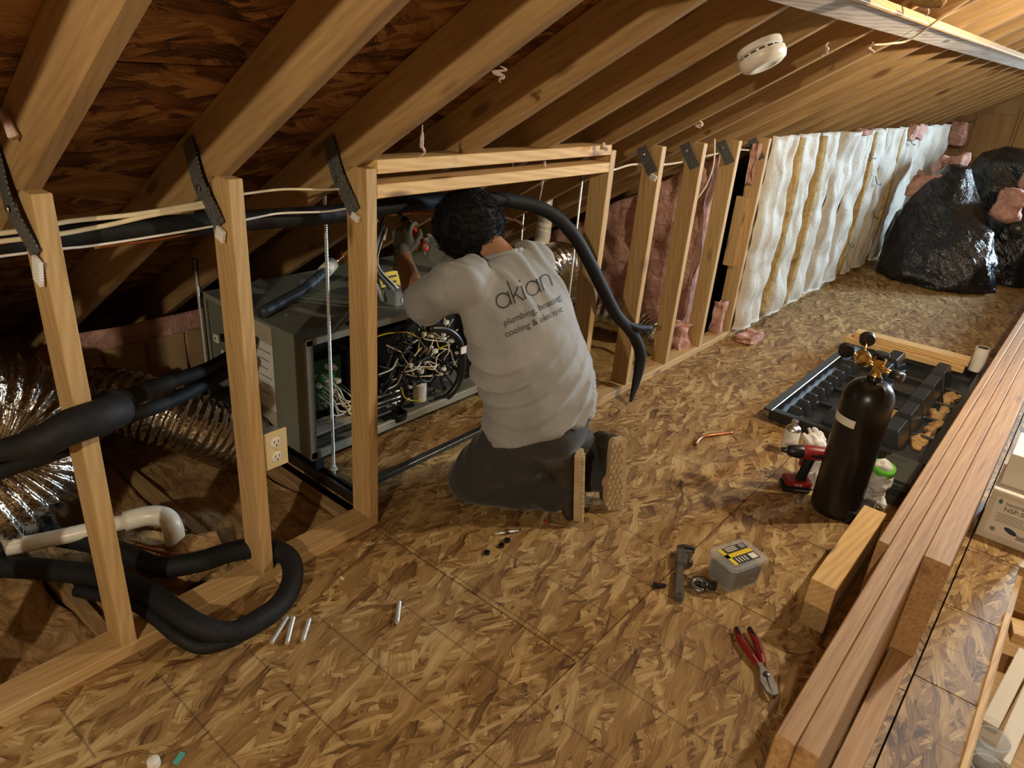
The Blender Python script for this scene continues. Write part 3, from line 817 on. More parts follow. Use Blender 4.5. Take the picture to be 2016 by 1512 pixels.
tube('second_sleeve', [(-0.62, 0.72, 0.43), (-0.44, 0.38, 0.46), (-0.27, 0.15, 0.535), (-0.13, -0.02, 0.58), (-0.11, -0.15, 0.585), (-0.14, -0.35, 0.56), (-0.22, -0.7, 0.52)], 0.022, M['black_rubber'], rb, 12, 6)
rc = thing('insulated_line', (0.0, 0.25, 0.04), 'black foam-covered line looped over the bottom plate around the second stud', 'pipe insulation')
tube('foam_sleeve', [(-0.62, -0.02, 0.06), (-0.44, 0.07, 0.075), (-0.30, 0.115, 0.085), (-0.18, 0.15, 0.088), (-0.125, 0.24, 0.088), (-0.105, 0.33, 0.085), (-0.06, 0.415, 0.078), (0.02, 0.445, 0.072), (0.09, 0.41, 0.050), (0.135, 0.34, 0.034), (0.15, 0.255, 0.033), (0.14, 0.18, 0.035), (0.09, 0.125, 0.062), (0.0, 0.098, 0.080), (-0.10, 0.085, 0.082), (-0.24, 0.04, 0.075), (-0.42, -0.06, 0.06), (-0.6, -0.2, 0.05)], 0.031, M['black_rubber'], rc, 14, 6)
tube('second_sleeve', [(0.155, 0.19, 0.020), (0.125, 0.11, 0.024), (0.06, 0.075, 0.045), (-0.03, 0.062, 0.056), (-0.14, 0.045, 0.05), (-0.3, -0.03, 0.04)], 0.019, M['black_rubber'], rc, 12, 6)
tube('copper_tube', [(-0.34, 0.15, 0.08), (-0.22, 0.20, 0.085), (-0.14, 0.28, 0.08)], 0.005, M['copper'], rc, 8, 4)

# ---- cables along the knee wall
def cable(pts, r, mat, lab, name='cable'):
    return tag(tube(name, pts, r, mat, None, 8, 6), lab, 'cable', 'cables strung behind the studs')
cable([(-0.10, -1.0, 1.10), (-0.10, -0.1, 1.101), (-0.105, 0.05, 1.110), (-0.10, 0.2, 1.112), (-0.10, 0.37, 1.124), (-0.098, 0.41, 1.128)], 0.0055, M['cable'], 'upper cream cable running from the left frame edge to the second stud')
cable([(-0.095, -1.0, 1.085), (-0.097, -0.1, 1.086), (-0.10, 0.1, 1.092), (-0.10, 0.23, 1.106), (-0.095, 0.36, 1.115), (-0.095, 0.41, 1.12)], 0.0055, M['cable'], 'lower cream cable running from the left frame edge to the second stud')
cable([(-0.09, -1.0, 1.058), (-0.093, -0.08, 1.058), (-0.095, 0.08, 1.055), (-0.095, 0.22, 1.058), (-0.092, 0.38, 1.066), (-0.09, 0.48, 1.074), (-0.09, 0.56, 1.078), (-0.09, 0.70, 1.068), (-0.09, 0.79, 1.070)], 0.003, M['white_wire'], 'thin white wire sagging across the first three studs above the furnace')
cable([(-0.105, 0.40, 1.13), (-0.10, 0.47, 1.135), (-0.10, 0.58, 1.137), (-0.10, 0.71, 1.126), (-0.10, 0.80, 1.123), (-0.10, 0.95, 1.12)], 0.0035, M['cable'], 'thin cream wire between the second stud and the door stud')
cable([(-0.09, 2.04, 1.094), (-0.10, 2.2, 1.092), (-0.10, 2.33, 1.105), (-0.10, 2.46, 1.102), (-0.10, 2.65, 1.09), (-0.10, 2.88, 1.095), (-0.10, 3.1, 1.11), (-0.10, 3.3, 1.12), (-0.095, 3.5, 1.125), (-0.08, 3.72, 1.11)], 0.005, M['white_wire'], 'white cable passing behind the studs right of the opening')
cable([(-0.115, 0.10, 1.045), (-0.115, 0.25, 1.046), (-0.115, 0.38, 1.055), (-0.115, 0.5, 1.06)], 0.004, M['copper'], 'thin bare copper tube under the black line near the second stud', 'copper_tube')
cable([(-0.06, 3.06, 1.20), (-0.05, 3.08, 1.08), (-0.06, 3.07, 0.98), (-0.08, 3.03, 0.90)], 0.004, M['cable'], 'short cream wire dangling between two studs right of the opening')

# ---- woven straps tying rafters to studs
def strap_mat():
    s = NT('woven_strap')
    v = s.coords('Object')
    w1 = s.n('ShaderNodeTexWave', i_Scale=55.0, i_Distortion=3.0); s.set(w1.inputs['Vector'], v)
    n = s.noise(v, 160.0, 2)
    col = s.ramp(s.math('MULTIPLY', w1.outputs[1], n), [(0.1, (0.030, 0.031, 0.028)), (0.4, (0.13, 0.13, 0.12)), (0.7, (0.34, 0.33, 0.30))])
    s.bump(w1.outputs[1], 0.5, 0.003)
    return s.out(col, 0.55, 0.2)
M['strap'] = strap_mat()
def strap(y, zoff, lab, xs=0.0, tail=True, ln=1.0):
    """strap from the rafter's near face down to the stud's near face"""
    t = thing('tie_strap', (-0.08, y, 1.1), lab, 'strap', 'woven straps at the stud tops')
    a, b = Vector((-0.158 + xs, y, 1.262 + zoff)), Vector((-0.045 + xs, y, 1.262 + zoff - 0.185 * ln))
    n = 9
    vs, fs = [], []
    for i in range(n):
        f = i / (n - 1)
        c = a.lerp(b, f) + Vector((0, -0.006 - 0.010 * math.sin(PI * f), 0))
        for sx, dy in ((-1, 0), (1, 0), (1, 0.003), (-1, 0.003)):
            vs.append(c + Vector((sx * 0.023, dy + 0.002 * math.sin(9 * f), sx * 0.014)))
    for i in range(n - 1):
        for k in range(4):
            fs.append((i * 4 + k, i * 4 + (k + 1) % 4, (i + 1) * 4 + (k + 1) % 4, (i + 1) * 4 + k))
    fs += [(3, 2, 1, 0), tuple((n - 1) * 4 + k for k in range(4))]
    link('strap', pymesh('strap', vs, fs), M['strap'], t)
    m_ = a.lerp(b, 0.55) + Vector((0, -0.0215, 0))
    lathe('rivet', [(0.008, 0), (0.007, 0.003), (0.002, 0.004)], M['steel'], t, m_, (0, -1, 0), 10)
    if tail:
        q = b + Vector((0.012, -0.006, -0.004))
        R_ = Matrix.Translation(q) @ Matrix.Rotation(math.radians(20), 4, 'Y')
        for k in range(tail):
            MB().box((-0.016, -0.006, -0.006 - 0.0065 * k), (0.016, 0.004, -0.001 - 0.0065 * k), R_).build('rib', M['white_plastic'], t, 0.001)
strap(-0.041, -0.005, 'woven dark strap with long ribbed white tail on the leftmost stud', 0.03, 9)
strap(D - 0.041, 0.0, 'woven dark strap with short ribbed white tail on the second stud', 0.0, 5)
strap(2 * D - 0.041, -0.008, 'woven dark strap with smooth white tip on the knotty door stud', 0.0, 3)
strap(2.457 - 0.041, -0.020, 'woven dark strap with pale tape tail, first right of the opening', 0.02, 4, 0.9)
strap(2.457 + D - 0.041, -0.02, 'woven dark strap on the second stud right of the opening', 0.02, 0, 0.9)
strap(2.457 + 2 * D - 0.041, -0.02, 'woven dark strap on the third stud right of the opening', 0.02, 0, 0.9)
strap(2.457 + 3 * D - 0.041, -0.02, 'woven dark strap on the stud next to the white-faced insulation', 0.02, 0, 0.9)

# ---- duplex outlet on the second stud
ol = thing('outlet', (-0.01, 0.45, 0.435), 'ivory duplex outlet fixed to the side of the second stud', 'outlet')
block('plate', (-0.016, 0.412, 0.377), (-0.010, 0.486, 0.494), M['ivory'], ol, 0.002)
block('box', (-0.062, 0.420, 0.385), (-0.016, 0.478, 0.486), M['grey_plastic'], ol, 0.002)
for zc in (0.412, 0.459):
    rc_ = lathe('receptacle', [(0.0165, 0.0), (0.0165, 0.002), (0.015, 0.003)], M['white_plastic'], ol, (-0.010, 0.449, zc), (1, 0, 0), 20)
    block('slot', (-0.0075, 0.4415, zc - 0.001), (-0.0065, 0.4435, zc + 0.008), M['ink'], rc_, 0)
    block('slot', (-0.0075, 0.4545, zc - 0.001), (-0.0065, 0.4565, zc + 0.008), M['ink'], rc_, 0)
    lathe('ground_hole', [(0.0025, 0.0), (0.0025, 0.001)], M['ink'], rc_, (-0.0075, 0.449, zc - 0.008), (1, 0, 0), 8)
lathe('cover_screw', [(0.003, 0), (0.002, 0.001)], M['steel'], ol, (-0.010, 0.449, 0.4355), (1, 0, 0), 8)

# ---- smoke detector under the rafters
sm = thing('smoke_detector', tuple(roof(0.60, 1.84)), 'round white smoke detector screwed to the underside of a rafter', 'smoke detector')
c0 = roof(0.60, 1.805, -0.001)
ax = -NRM
lathe('base', [(0.0655, 0.0000), (0.0678, 0.0045), (0.0678, 0.0181), (0.0588, 0.0215), (0.0565, 0.0294)], M['white_plastic'], sm, c0, ax, 36)
lathe('cover', [(0.0542, 0.0271), (0.0701, 0.0305), (0.0712, 0.0452), (0.0655, 0.0599), (0.0520, 0.0678), (0.0339, 0.0701), (0.0294, 0.0678), (0.0045, 0.0678)], M['white_plastic'], sm, c0, ax, 36)
FA = frame(ax)
for k in range(14):
    a = 2 * PI * k / 14
    d = FA @ Vector((0, math.cos(a), math.sin(a)))
    tt = FA @ Vector((0, -math.sin(a), math.cos(a)))
    Mv = Matrix.Translation(c0 + ax * 0.0255 + d * 0.0570) @ Matrix((d, tt, ax)).transposed().to_4x4()
    MB().box((-0.002, -0.0085, -0.003), (0.002, 0.0085, 0.003), Mv).build('vent_slot', M['ink'], sm)
# ================================================================ INSULATION
def fiber_mat(name, a, b, c, scale=14.0, rough=0.95):
    s = NT(name)
    v = s.coords('Object')
    d = s.n('ShaderNodeTexNoise', i_Scale=7.0, i_Detail=2.0); s.set(d.inputs['Vector'], v)
    w = s.vmath('ADD', v, s.vmath('MULTIPLY', d.outputs[1], (0.12, 0.12, 0.12)))
    n = s.noise(s.vmath('MULTIPLY', w, (1.0, 3.2, 2.0)), scale, 5, 0.7, 0.8)
    s.bump(n, 0.8, 0.02)
    return s.out(s.ramp(n, [(0.3, a), (0.52, b), (0.75, c)]), rough, 0.0, 0.15)
M['brown_fiber'] = fiber_mat('brown_fiberglass', (0.20, 0.105, 0.036), (0.43, 0.255, 0.105), (0.60, 0.42, 0.23), 11)
M['pink_fiber'] = fiber_mat('pink_fiberglass', (0.36, 0.17, 0.13), (0.57, 0.32, 0.26), (0.72, 0.48, 0.41), 9)
M['pale_fiber'] = fiber_mat('pale_pink_wisp', (0.50, 0.33, 0.29), (0.66, 0.50, 0.45), (0.78, 0.66, 0.60), 9)
M['yellow_fiber'] = fiber_mat('yellow_kraft_fiber', (0.20, 0.12, 0.04), (0.42, 0.28, 0.11), (0.58, 0.43, 0.22), 6)
def facing_mat():
    s = NT('white_facing')
    v = s.coords('Object')
    n = s.noise(v, 5.0, 4, 0.6, 0.6)
    n2 = s.noise(v, 60.0, 3)
    s.bump(s.math('ADD', n2, s.math('MULTIPLY', n, 2.0)), 0.35, 0.01)
    return s.out(s.ramp(n, [(0.30, (0.42, 0.36, 0.27)), (0.45, (0.52, 0.48, 0.41)), (0.70, (0.60, 0.58, 0.53))]), 0.6, 0.0, 0.3)
M['facing'] = facing_mat()

def softmesh(lo, hi, amp, freq, cuts=10, top=None, seed=0.0, squash=1.0):
    lo, hi = Vector(lo), Vector(hi)
    bm = bmesh.new()
    bmesh.ops.create_cube(bm, size=1.0)
    bmesh.ops.subdivide_edges(bm, edges=bm.edges[:], cuts=cuts, use_grid_fill=True)
    bm.normal_update()
    d = hi - lo
    for v in bm.verts:
        u = v.co + Vector((0.5, 0.5, 0.5))
        p = Vector((lo.x + d.x * u.x, lo.y + d.y * u.y, lo.z + d.z * u.z))
        if top is not None:
            p.z = lo.z + (top(p.x, p.y) - lo.z) * u.z
        q = Vector((p.x, p.y, p.z)) * freq + Vector((seed, seed * 1.7, seed * 0.3))
        k = fbm(q, 3)
        p += v.normal * amp * k + Vector((noise.noise(q + Vector((9, 0, 0))), noise.noise(q + Vector((0, 9, 0))), noise.noise(q + Vector((0, 0, 9))) * squash)) * amp * 0.5
        v.co = p
    bmesh.ops.recalc_face_normals(bm, faces=bm.faces)
    me = bpy.data.meshes.new('soft'); bm.to_mesh(me); bm.free()
    return me
def soft(name, lo, hi, mat, amp, freq, parent=None, **kw):
    return link(name, softmesh(lo, hi, amp, freq, **kw), mat, parent, smooth=True)

# between the floor joists, left of the furnace deck and right of it
bays = [(-2, 'brown fiberglass between the joists at the left edge of the frame'), (-1, 'brown fiberglass between the joists under the fat foil duct'),
        (0, 'brown fiberglass between the joists under the white drain pipe'), (1, 'brown fiberglass between the joists in front of the furnace side')]
for i, lab in bays:
    y0, y1 = i * D - 0.002, (i + 1) * D - 0.050
    o = soft('floor_insulation', (-1.78, y0, -0.22), (-0.095, y1, -0.045), M['brown_fiber'], 0.030, 5.0, cuts=22, seed=i * 3.3)
    tag(o, lab, 'insulation', 'fiberglass between the floor joists')
for i, lab in ((6, 'yellowish kraft insulation on the floor just right of the opening'), (7, 'yellowish kraft insulation on the floor below the pink batts'), (8, 'yellowish kraft insulation on the floor beside the white-faced bays')):
    o = soft('floor_insulation', (-1.6, i * D + 0.0, -0.22), (-0.095, (i + 1) * D - 0.05, -0.02), M['yellow_fiber'], 0.035, 5.0, cuts=22, seed=i * 2.1)
    tag(o, lab, 'insulation', 'fiberglass between the floor joists')
tag(soft('insulation_clump', (-0.42, 0.12, -0.05), (-0.16, 0.34, 0.03), M['brown_fiber'], 0.05, 9.0, cuts=12, seed=5), 'loose grey-brown fiberglass clump under the pipe elbow', 'insulation')
tag(soft('insulation_clump', (-0.17, 0.30, -0.03), (-0.10, 0.37, 0.055), M['yellow_fiber'], 0.03, 12.0, cuts=8, seed=8), 'pale fiberglass tuft against the second stud inside the black loop', 'insulation')

# pink batts standing in the partition right of the opening, and at the eave
def rt(x, y): return KNEE + x * TAN - 0.03
tag(soft('pink_batt', (-0.90, 3.27, -0.02), (-0.50, 3.37, 0.8), M['pink_fiber'], 0.035, 5.0, cuts=18, top=rt, seed=1.0), 'pink fiberglass batt in the gloom at the far side of the opening', 'insulation', 'pink batts of the partition')
tag(soft('pink_batt', (-0.48, 3.25, -0.02), (-0.12, 3.37, 1.0), M['pink_fiber'], 0.035, 5.0, cuts=18, top=rt, seed=2.0), 'tall pink fiberglass batt standing between studs right of the opening', 'insulation', 'pink batts of the partition')
tag(soft('pink_batt', (-1.3, 3.27, -0.02), (-0.92, 3.37, 0.6), M['pink_fiber'], 0.035, 5.0, cuts=14, top=rt, seed=3.0), 'low pink fiberglass batt tucked far under the slope', 'insulation', 'pink batts of the partition')
eb = soft('pink_batt', (-1.70, 0.30, -0.02), (-1.28, 1.00, 0.38), M['pink_fiber'], 0.02, 4.0, cuts=14, top=lambda x, y: KNEE + x * TAN - 0.02, seed=4.0)
tag(eb, 'dim pink batt at the eave behind the two left studs', 'insulation')
kf = MB()
for k in range(4):
    kf.box((-1.275, 0.32 + 0.17 * k, -0.02), (-1.26, 0.47 + 0.17 * k, 0.33))
kf.build('kraft_face', M['kraft'], eb)
tag(soft('pink_scrap', (-0.075, 3.585, 0.93), (-0.03, 3.625, 1.16), M['pink_fiber'], 0.02, 12.0, cuts=8, seed=6), 'narrow pink scrap behind the strap beside the white-faced bays', 'insulation')
tag(soft('pink_scrap', (-0.16, 3.08, 0.02), (-0.05, 3.21, 0.17), M['pink_fiber'], 0.03, 11.0, cuts=9, seed=7), 'rounded pink scrap on the floor between two studs right of the opening', 'insulation')
tag(soft('pink_scrap', (-0.085, 3.53, 0.04), (-0.02, 3.61, 0.24), M['pink_fiber'], 0.02, 12.0, cuts=8, seed=9), 'pink scrap at the foot of the stud beside the white-faced bays', 'insulation')
# black plastic sheet hanging behind the studs
vs, fs = [], []
NX, NZ = 40, 14
for side in (0, 1):
    for i in range(NX + 1):
        for j in range(NZ + 1):
            y = 3.40 + 1.2 * i / NX
            x = -0.36 + 0.03 * math.sin(y * 31 + 0.8 * math.sin(j * 0.6)) + 0.02 * noise.noise((y * 9, j * 0.3, 2.0)) - 0.003 * side
            vs.append((x, y, -0.015 + (KNEE + x * TAN - 0.05) * j / NZ))
w = NZ + 1
for side in (0, 1):
    o_ = side * (NX + 1) * w
    for i in range(NX):
        for j in range(NZ):
            q = (o_ + i * w + j, o_ + (i + 1) * w + j, o_ + (i + 1) * w + j + 1, o_ + i * w + j + 1)
            fs.append(q if side == 0 else tuple(reversed(q)))
M['bag'] = None
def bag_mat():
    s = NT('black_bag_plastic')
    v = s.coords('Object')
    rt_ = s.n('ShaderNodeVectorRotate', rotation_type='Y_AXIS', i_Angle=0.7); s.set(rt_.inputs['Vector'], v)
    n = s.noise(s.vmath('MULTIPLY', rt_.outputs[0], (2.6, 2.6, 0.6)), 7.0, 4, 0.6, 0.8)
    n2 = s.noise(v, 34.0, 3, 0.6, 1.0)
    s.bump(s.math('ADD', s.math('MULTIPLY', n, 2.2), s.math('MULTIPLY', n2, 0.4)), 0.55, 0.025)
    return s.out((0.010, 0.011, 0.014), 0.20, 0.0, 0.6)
M['bag'] = bag_mat()
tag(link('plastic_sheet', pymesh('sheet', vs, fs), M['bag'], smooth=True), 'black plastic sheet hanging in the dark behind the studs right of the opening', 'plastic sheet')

# white-faced batts stapled between the studs, each its own
ord_ = ['first white-faced batt, creased, right beside the last bare stud', 'second white-faced batt with the tan flap at its left', 'third white-faced batt counted from the bare studs', 'fourth white-faced batt counted from the bare studs',
        'fifth white-faced batt counted from the bare studs', 'sixth white-faced batt counted from the bare studs', 'seventh white-faced batt, just left of the black bags', 'eighth white-faced batt, partly hidden by the black bags',
        'ninth white-faced batt, behind the black bags', 'tenth white-faced batt, behind the black bags near the gable', 'eleventh white-faced batt, behind the bags close to the gable', 'last white-faced batt in the corner of the gable wall']
rnd = random.Random(11)
for k in range(12):
    ya = 2.457 + (3 + k) * D + 0.002
    yb = min(ya + D - 0.004, Y1 - 0.06)
    t = thing('faced_batt', (0, (ya + yb) / 2, 0.04), ord_[k], 'insulation', 'white-faced batts along the knee wall')
    NU, NV = 26, 40
    b0 = rnd.uniform(0.030, 0.052); ph = rnd.uniform(0, 50)
    lean = rnd.uniform(-0.12, 0.12)
    vs, fs = [], []
    for side in (0, 1):
        for i in range(NU + 1):
            u = i / NU
            for j in range(NV + 1):
                v = j / NV
                z = 0.042 + 1.165 * v + (0.012 * noise.noise((u * 3 + ph, 0, 7)) if v > 0.95 else 0)
                y = ya + (yb - ya) * u
                uu = u + lean * (v - 0.5) * (1 - abs(2 * u - 1))
                prof = max(0.0, 1 - abs(2 * uu - 1) ** 3.0)
                edge = min(u, 1 - u)
                bul = 1.25 * b0 * prof * (0.70 + 0.75 * noise.noise((ph, v * 5.0, u * 1.5)))
                fold = 0.015 * (1 - abs(noise.noise((u * 2.6 + ph + 0.8 * noise.noise((v * 2.5, ph, 2)), v * 1.6, 3.0))) * 2.4) * min(1, edge * 7)
                crease = 0.020 * noise.noise((u * 2.2 + ph, v * 9, 5.0)) - 0.010 * max(0.0, 1 - 14 * abs(noise.noise((u * 1.7 + ph, v * 3.1, 8.0)))) * min(1, edge * 7)
                x = 0.004 + max(-0.012, bul + fold + crease) - 0.003 * side
                if k == 0 and edge < 0.0: x = x
                vs.append((x, y, z))
    w = NV + 1
    for side in (0, 1):
        o_ = side * (NU + 1) * w
        for i in range(NU):
            for j in range(NV):
                q = (o_ + i * w + j, o_ + (i + 1) * w + j, o_ + (i + 1) * w + j + 1, o_ + i * w + j + 1)
                fs.append(q if side == 0 else tuple(reversed(q)))
    off = (NU + 1) * w
    for i in range(NU):
        for j in (0, NV):
            fs.append((i * w + j, (i + 1) * w + j, off + (i + 1) * w + j, off + i * w + j))
    for j in range(NV):
        for i in (0, NU):
            fs.append((i * w + j, i * w + j + 1, off + i * w + j + 1, off + i * w + j))
    link('facing', pymesh('facing', vs, fs), M['facing'], t, smooth=True)
    soft('fiberglass', (-0.085, ya + 0.004, 0.04), (-0.016, yb - 0.042, 1.17), M['pink_fiber'], 0.006, 8.0, t, cuts=6, seed=k)
    if k in (0, 1, 4, 6):
        # a loose tan kraft lip folded out along the seam
        vs2, fs2 = [], []
        for j in range(22):
            v = j / 21
            z = 0.05 + 1.14 * v
            wv = (0.065 if k < 2 else 0.035) + 0.03 * noise.noise((v * 3, k, 0))
            xx = 0.020 + 0.025 * math.sin(PI * v)
            for dx, dy in ((0.0, 0.0), (xx, wv * 0.6), (xx + 0.012, wv * 1.3), (xx + 0.009, wv * 1.32), (xx - 0.003, wv * 0.62), (-0.003, 0.004)):
                vs2.append((0.006 + dx, yb - 0.02 + dy - 0.02, z))
        for j in range(21):
            for q in range(6):
                fs2.append((j * 6 + q, j * 6 + (q + 1) % 6, (j + 1) * 6 + (q + 1) % 6, (j + 1) * 6 + q))
        fs2 += [tuple(range(5, -1, -1)), tuple(21 * 6 + q for q in range(6))]
        link('kraft_lip', pymesh('lip', vs2, fs2), M['yellow_fiber'], t, smooth=True)
for x, y, z, lab in ((0.05, 5.55, 1.02, 'dark bent wire poking out high in the white facing'), (0.06, 5.9, 0.80, 'dark bent wire poking out midway up the white facing'),
                     (0.06, 6.15, 0.50, 'dark bent wire poking out of the white facing left of the bags'), (0.06, 5.6, 0.33, 'dark bent wire poking out low in the white facing'), (0.05, 6.75, 1.08, 'short dark wire hanging near the top of the white facing')):
    tag(tube('support_wire', [(x, y, z + 0.05), (x + 0.02, y + 0.01, z), (x + 0.035, y + 0.08, z - 0.02), (x + 0.02, y + 0.14, z - 0.015)], 0.004, M['dark_steel'], None, 6, 4), lab, 'wire', 'wires poking from the white facing')
for i, (y, lab) in enumerate(((6.7, 'pink tuft sticking out above the white facing left of the gable'), (5.2, 'small pink fringe at the top of the white facing'), (8.6, 'pink scrap hanging at the corner of the gable wall'))):
    h = (0.10, 0.03, 0.22)[i]
    tag(soft('pink_tuft', (0.02, y, 1.20 - h), (0.07 + 0.08 * (i == 2), y + (0.40, 0.30, 0.35)[i], 1.20 + 0.02), M['pink_fiber'], 0.03, 8.0, cuts=9, seed=20 + i), lab, 'insulation')

# tufts of pink fibre caught on the rafters
def tuft(P, ln, lab, w=0.010, seed=0):
    w *= 0.62
    P = Vector(P)
    r = random.Random(seed)
    pts = [P]
    for k in range(1, 6):
        pts.append(P + Vector((r.uniform(-1, 1) * 0.012, r.uniform(-1, 1) * 0.012, -ln * k / 5)))
    def rf(i, m, k, n, rr): return rr * (0.75 + 0.8 * abs(noise.noise((i * 0.6, k * 1.3, seed))))
    tag(tube('fiber_tuft', pts, [w * 0.25, w * 0.5, w, w * 1.1, w * 0.5, w * 0.15], M['pale_fiber'], None, 7, 6, rfun=rf), lab, 'insulation', 'pink fibre tufts on the rafters')
tuft(roof(0.17, 3 * D - 0.40, 0.0), 0.085, 'pink fibre tuft hanging below the rafter over the door stud', 0.009, 1)
tuft(roof(0.42, 3 * D - 0.40, 0.0), 0.035, 'tiny pink fibre tuft hanging from a rafter near the top centre', 0.007, 2)
tuft(roof(-0.02, 1.62, 0.02), 0.20, 'long pink fibre strand hanging over the header board', 0.010, 3)
tuft(roof(-0.05, 1.47, 0.02), 0.06, 'short pink wisp hanging behind the header board', 0.005, 6)
tuft(roof(0.03, 1.90, -0.01), 0.03, 'pink fibre blob under a rafter above the right end of the header', 0.014, 4)
tuft(roof(0.16, 2.40, 0.0), 0.03, 'pink fibre blob under the rafter right of the opening', 0.014, 5)
tuft(roof(0.66, 2.25, 0.0), 0.05, 'pale fibre tuft on a rafter just right of the smoke detector', 0.010, 7)
tuft(roof(0.70, 2.62, 0.0), 0.04, 'pale fibre tuft beside the grey-lit board near the smoke detector', 0.012, 8)
tuft(roof(0.92, 2.30, -0.01), 0.06, 'cream fibre tuft hanging above the grey-lit board', 0.014, 9)
tag(tube('fiber_tuft', [(0.02, -0.052, 1.30), (-0.02, -0.050, 1.335), (-0.06, -0.048, 1.325), (-0.09, -0.048, 1.285)], [0.010, 0.006, 0.004, 0.002], M['pale_fiber'], None, 7, 5), 'pale pink wisp stuck to the side of the leftmost rafter', 'insulation', 'pink fibre tufts on the rafters')
tag(tube('cable', [roof(0.70, 2.60, -0.012), roof(0.74, 2.64, -0.030), roof(0.79, 2.68, -0.042), roof(0.90, 2.62, -0.030), roof(1.10, 2.55, -0.012)], 0.004, M['cable'], None, 8, 5), 'thin cable sagging across the grey-lit board under the rafters', 'cable')
tag(tube('paper_flag', [roof(0.95, 1.95, -0.01), roof(0.96, 1.96, -0.07), roof(0.98, 1.97, -0.12)], [0.030, 0.045, 0.012], M['yellow_fiber'], None, 8, 4), 'torn brown paper scrap hanging above the grey-lit board', 'scrap')

# ================================================================ BLACK BAGS
def bagmesh(rings, seed, amp=0.035):
    rs = []
    rr = random.Random(int(seed * 10))
    n = 9
    vs, fs = [], []
    for k, (c, u, v) in enumerate(rings):
        c, u, v = Vector(c), Vector(u), Vector(v)
        for j in range(n):
            an = 2 * PI * (j + 0.35 * (k % 2)) / n
            s = rr.uniform(0.84, 1.12)
            vs.append(c + (u * math.cos(an) + v * math.sin(an)) * s + Vector((0, 0, rr.uniform(-0.03, 0.03) if 0 < k < len(rings) - 1 else 0)))
    m = len(rings)
    for i in range(m - 1):
        for j in range(n):
            a_, b_, c_, d_ = i * n + j, i * n + (j + 1) % n, (i + 1) * n + (j + 1) % n, (i + 1) * n + j
            fs += [(a_, b_, d_), (b_, c_, d_)] if (i + j) % 2 else [(a_, b_, c_), (a_, c_, d_)]
    fs.append(tuple(reversed(range(n)))); fs.append(tuple((m - 1) * n + j for j in range(n)))
    me = pymesh('bag', vs, fs)
    def fn(p, n):
        q = p * 3.2 + Vector((seed, 0, 0))
        ridge = 1 - abs(noise.noise(q + Vector((0, 0, 0.5 * noise.noise(p * 2))))) * 2
        r2 = 1 - abs(noise.noise(Vector((p.x * 7 + seed, p.y * 7, p.z * 2.2)))) * 2
        p = p + n * (amp * 0.45 * ridge + amp * 0.35 * r2)
        p.z = max(p.z, 0.003)
        return p
    return remesh('bag', [me], 0.016, 2, 0.5, fn)
def ring(c, rx, ry, tilt=0.0):
    return (c, (rx, 0, tilt * rx), (0, ry, 0))
bag1 = thing('garbage_bag', (0.55, 6.62, 0), 'big glossy black plastic bag slumped in front of the white facing', 'bag', 'black bags by the gable')
link('bag', bagmesh([ring((0.58, 6.60, 0.00), 0.44, 0.38), ring((0.58, 6.60, 0.07), 0.52, 0.44), ring((0.57, 6.62, 0.26), 0.50, 0.42), ring((0.52, 6.70, 0.46), 0.38, 0.36), ring((0.48, 6.77, 0.64), 0.28, 0.29), ring((0.46, 6.81, 0.80), 0.19, 0.20), ring((0.47, 6.83, 0.93), 0.09, 0.09)], 2.0), M['bag'], bag1, smooth=True)
bag2 = thing('garbage_bag', (1.02, 7.25, 0), 'second glossy black bag at the right edge of the frame', 'bag', 'black bags by the gable')
link('bag', bagmesh([ring((1.04, 7.22, 0.00), 0.24, 0.26), ring((1.04, 7.22, 0.06), 0.30, 0.32), ring((1.04, 7.24, 0.28), 0.32, 0.34), ring((1.04, 7.26, 0.48), 0.30, 0.32), ring((1.04, 7.28, 0.64), 0.24, 0.28), ring((1.03, 7.30, 0.76), 0.13, 0.16)], 9.0), M['bag'], bag2, smooth=True)
bag3 = thing('garbage_bag', (0.80, 8.25, 0), 'black bag standing behind the other two against the gable', 'bag', 'black bags by the gable')
link('bag', bagmesh([ring((0.80, 8.25, 0.00), 0.40, 0.40), ring((0.80, 8.25, 0.08), 0.50, 0.48), ring((0.80, 8.25, 0.40), 0.52, 0.50), ring((0.80, 8.25, 0.70), 0.50, 0.48), ring((0.80, 8.25, 0.95), 0.42, 0.40), ring((0.80, 8.25, 1.05), 0.2, 0.2)], 17.0), M['bag'], bag3, smooth=True)
for i, (lo, hi, lab) in enumerate((((0.16, 6.72, 0.66), (0.36, 6.95, 0.84), 'pink insulation scrap on the left shoulder of the big black bag'), ((0.26, 6.95, 0.78), (0.46, 7.2, 0.98), 'pink and tan insulation scrap behind the top of the big black bag'),
                                 ((0.82, 6.78, 0.60), (1.02, 7.1, 0.80), 'pink insulation scrap in the dip between the two front bags'), ((0.92, 7.15, 0.70), (1.14, 7.4, 0.90), 'pink insulation lump on top of the right-hand bag'),
                                 ((1.08, 7.3, 0.78), (1.32, 7.6, 1.02), 'highest pink insulation lump at the right frame edge'))):
    tag(soft('insulation_scrap', lo, hi, M['pink_fiber'], 0.07, 5.0, cuts=10, seed=30 + i), lab, 'insulation', 'pink scraps on the bags')
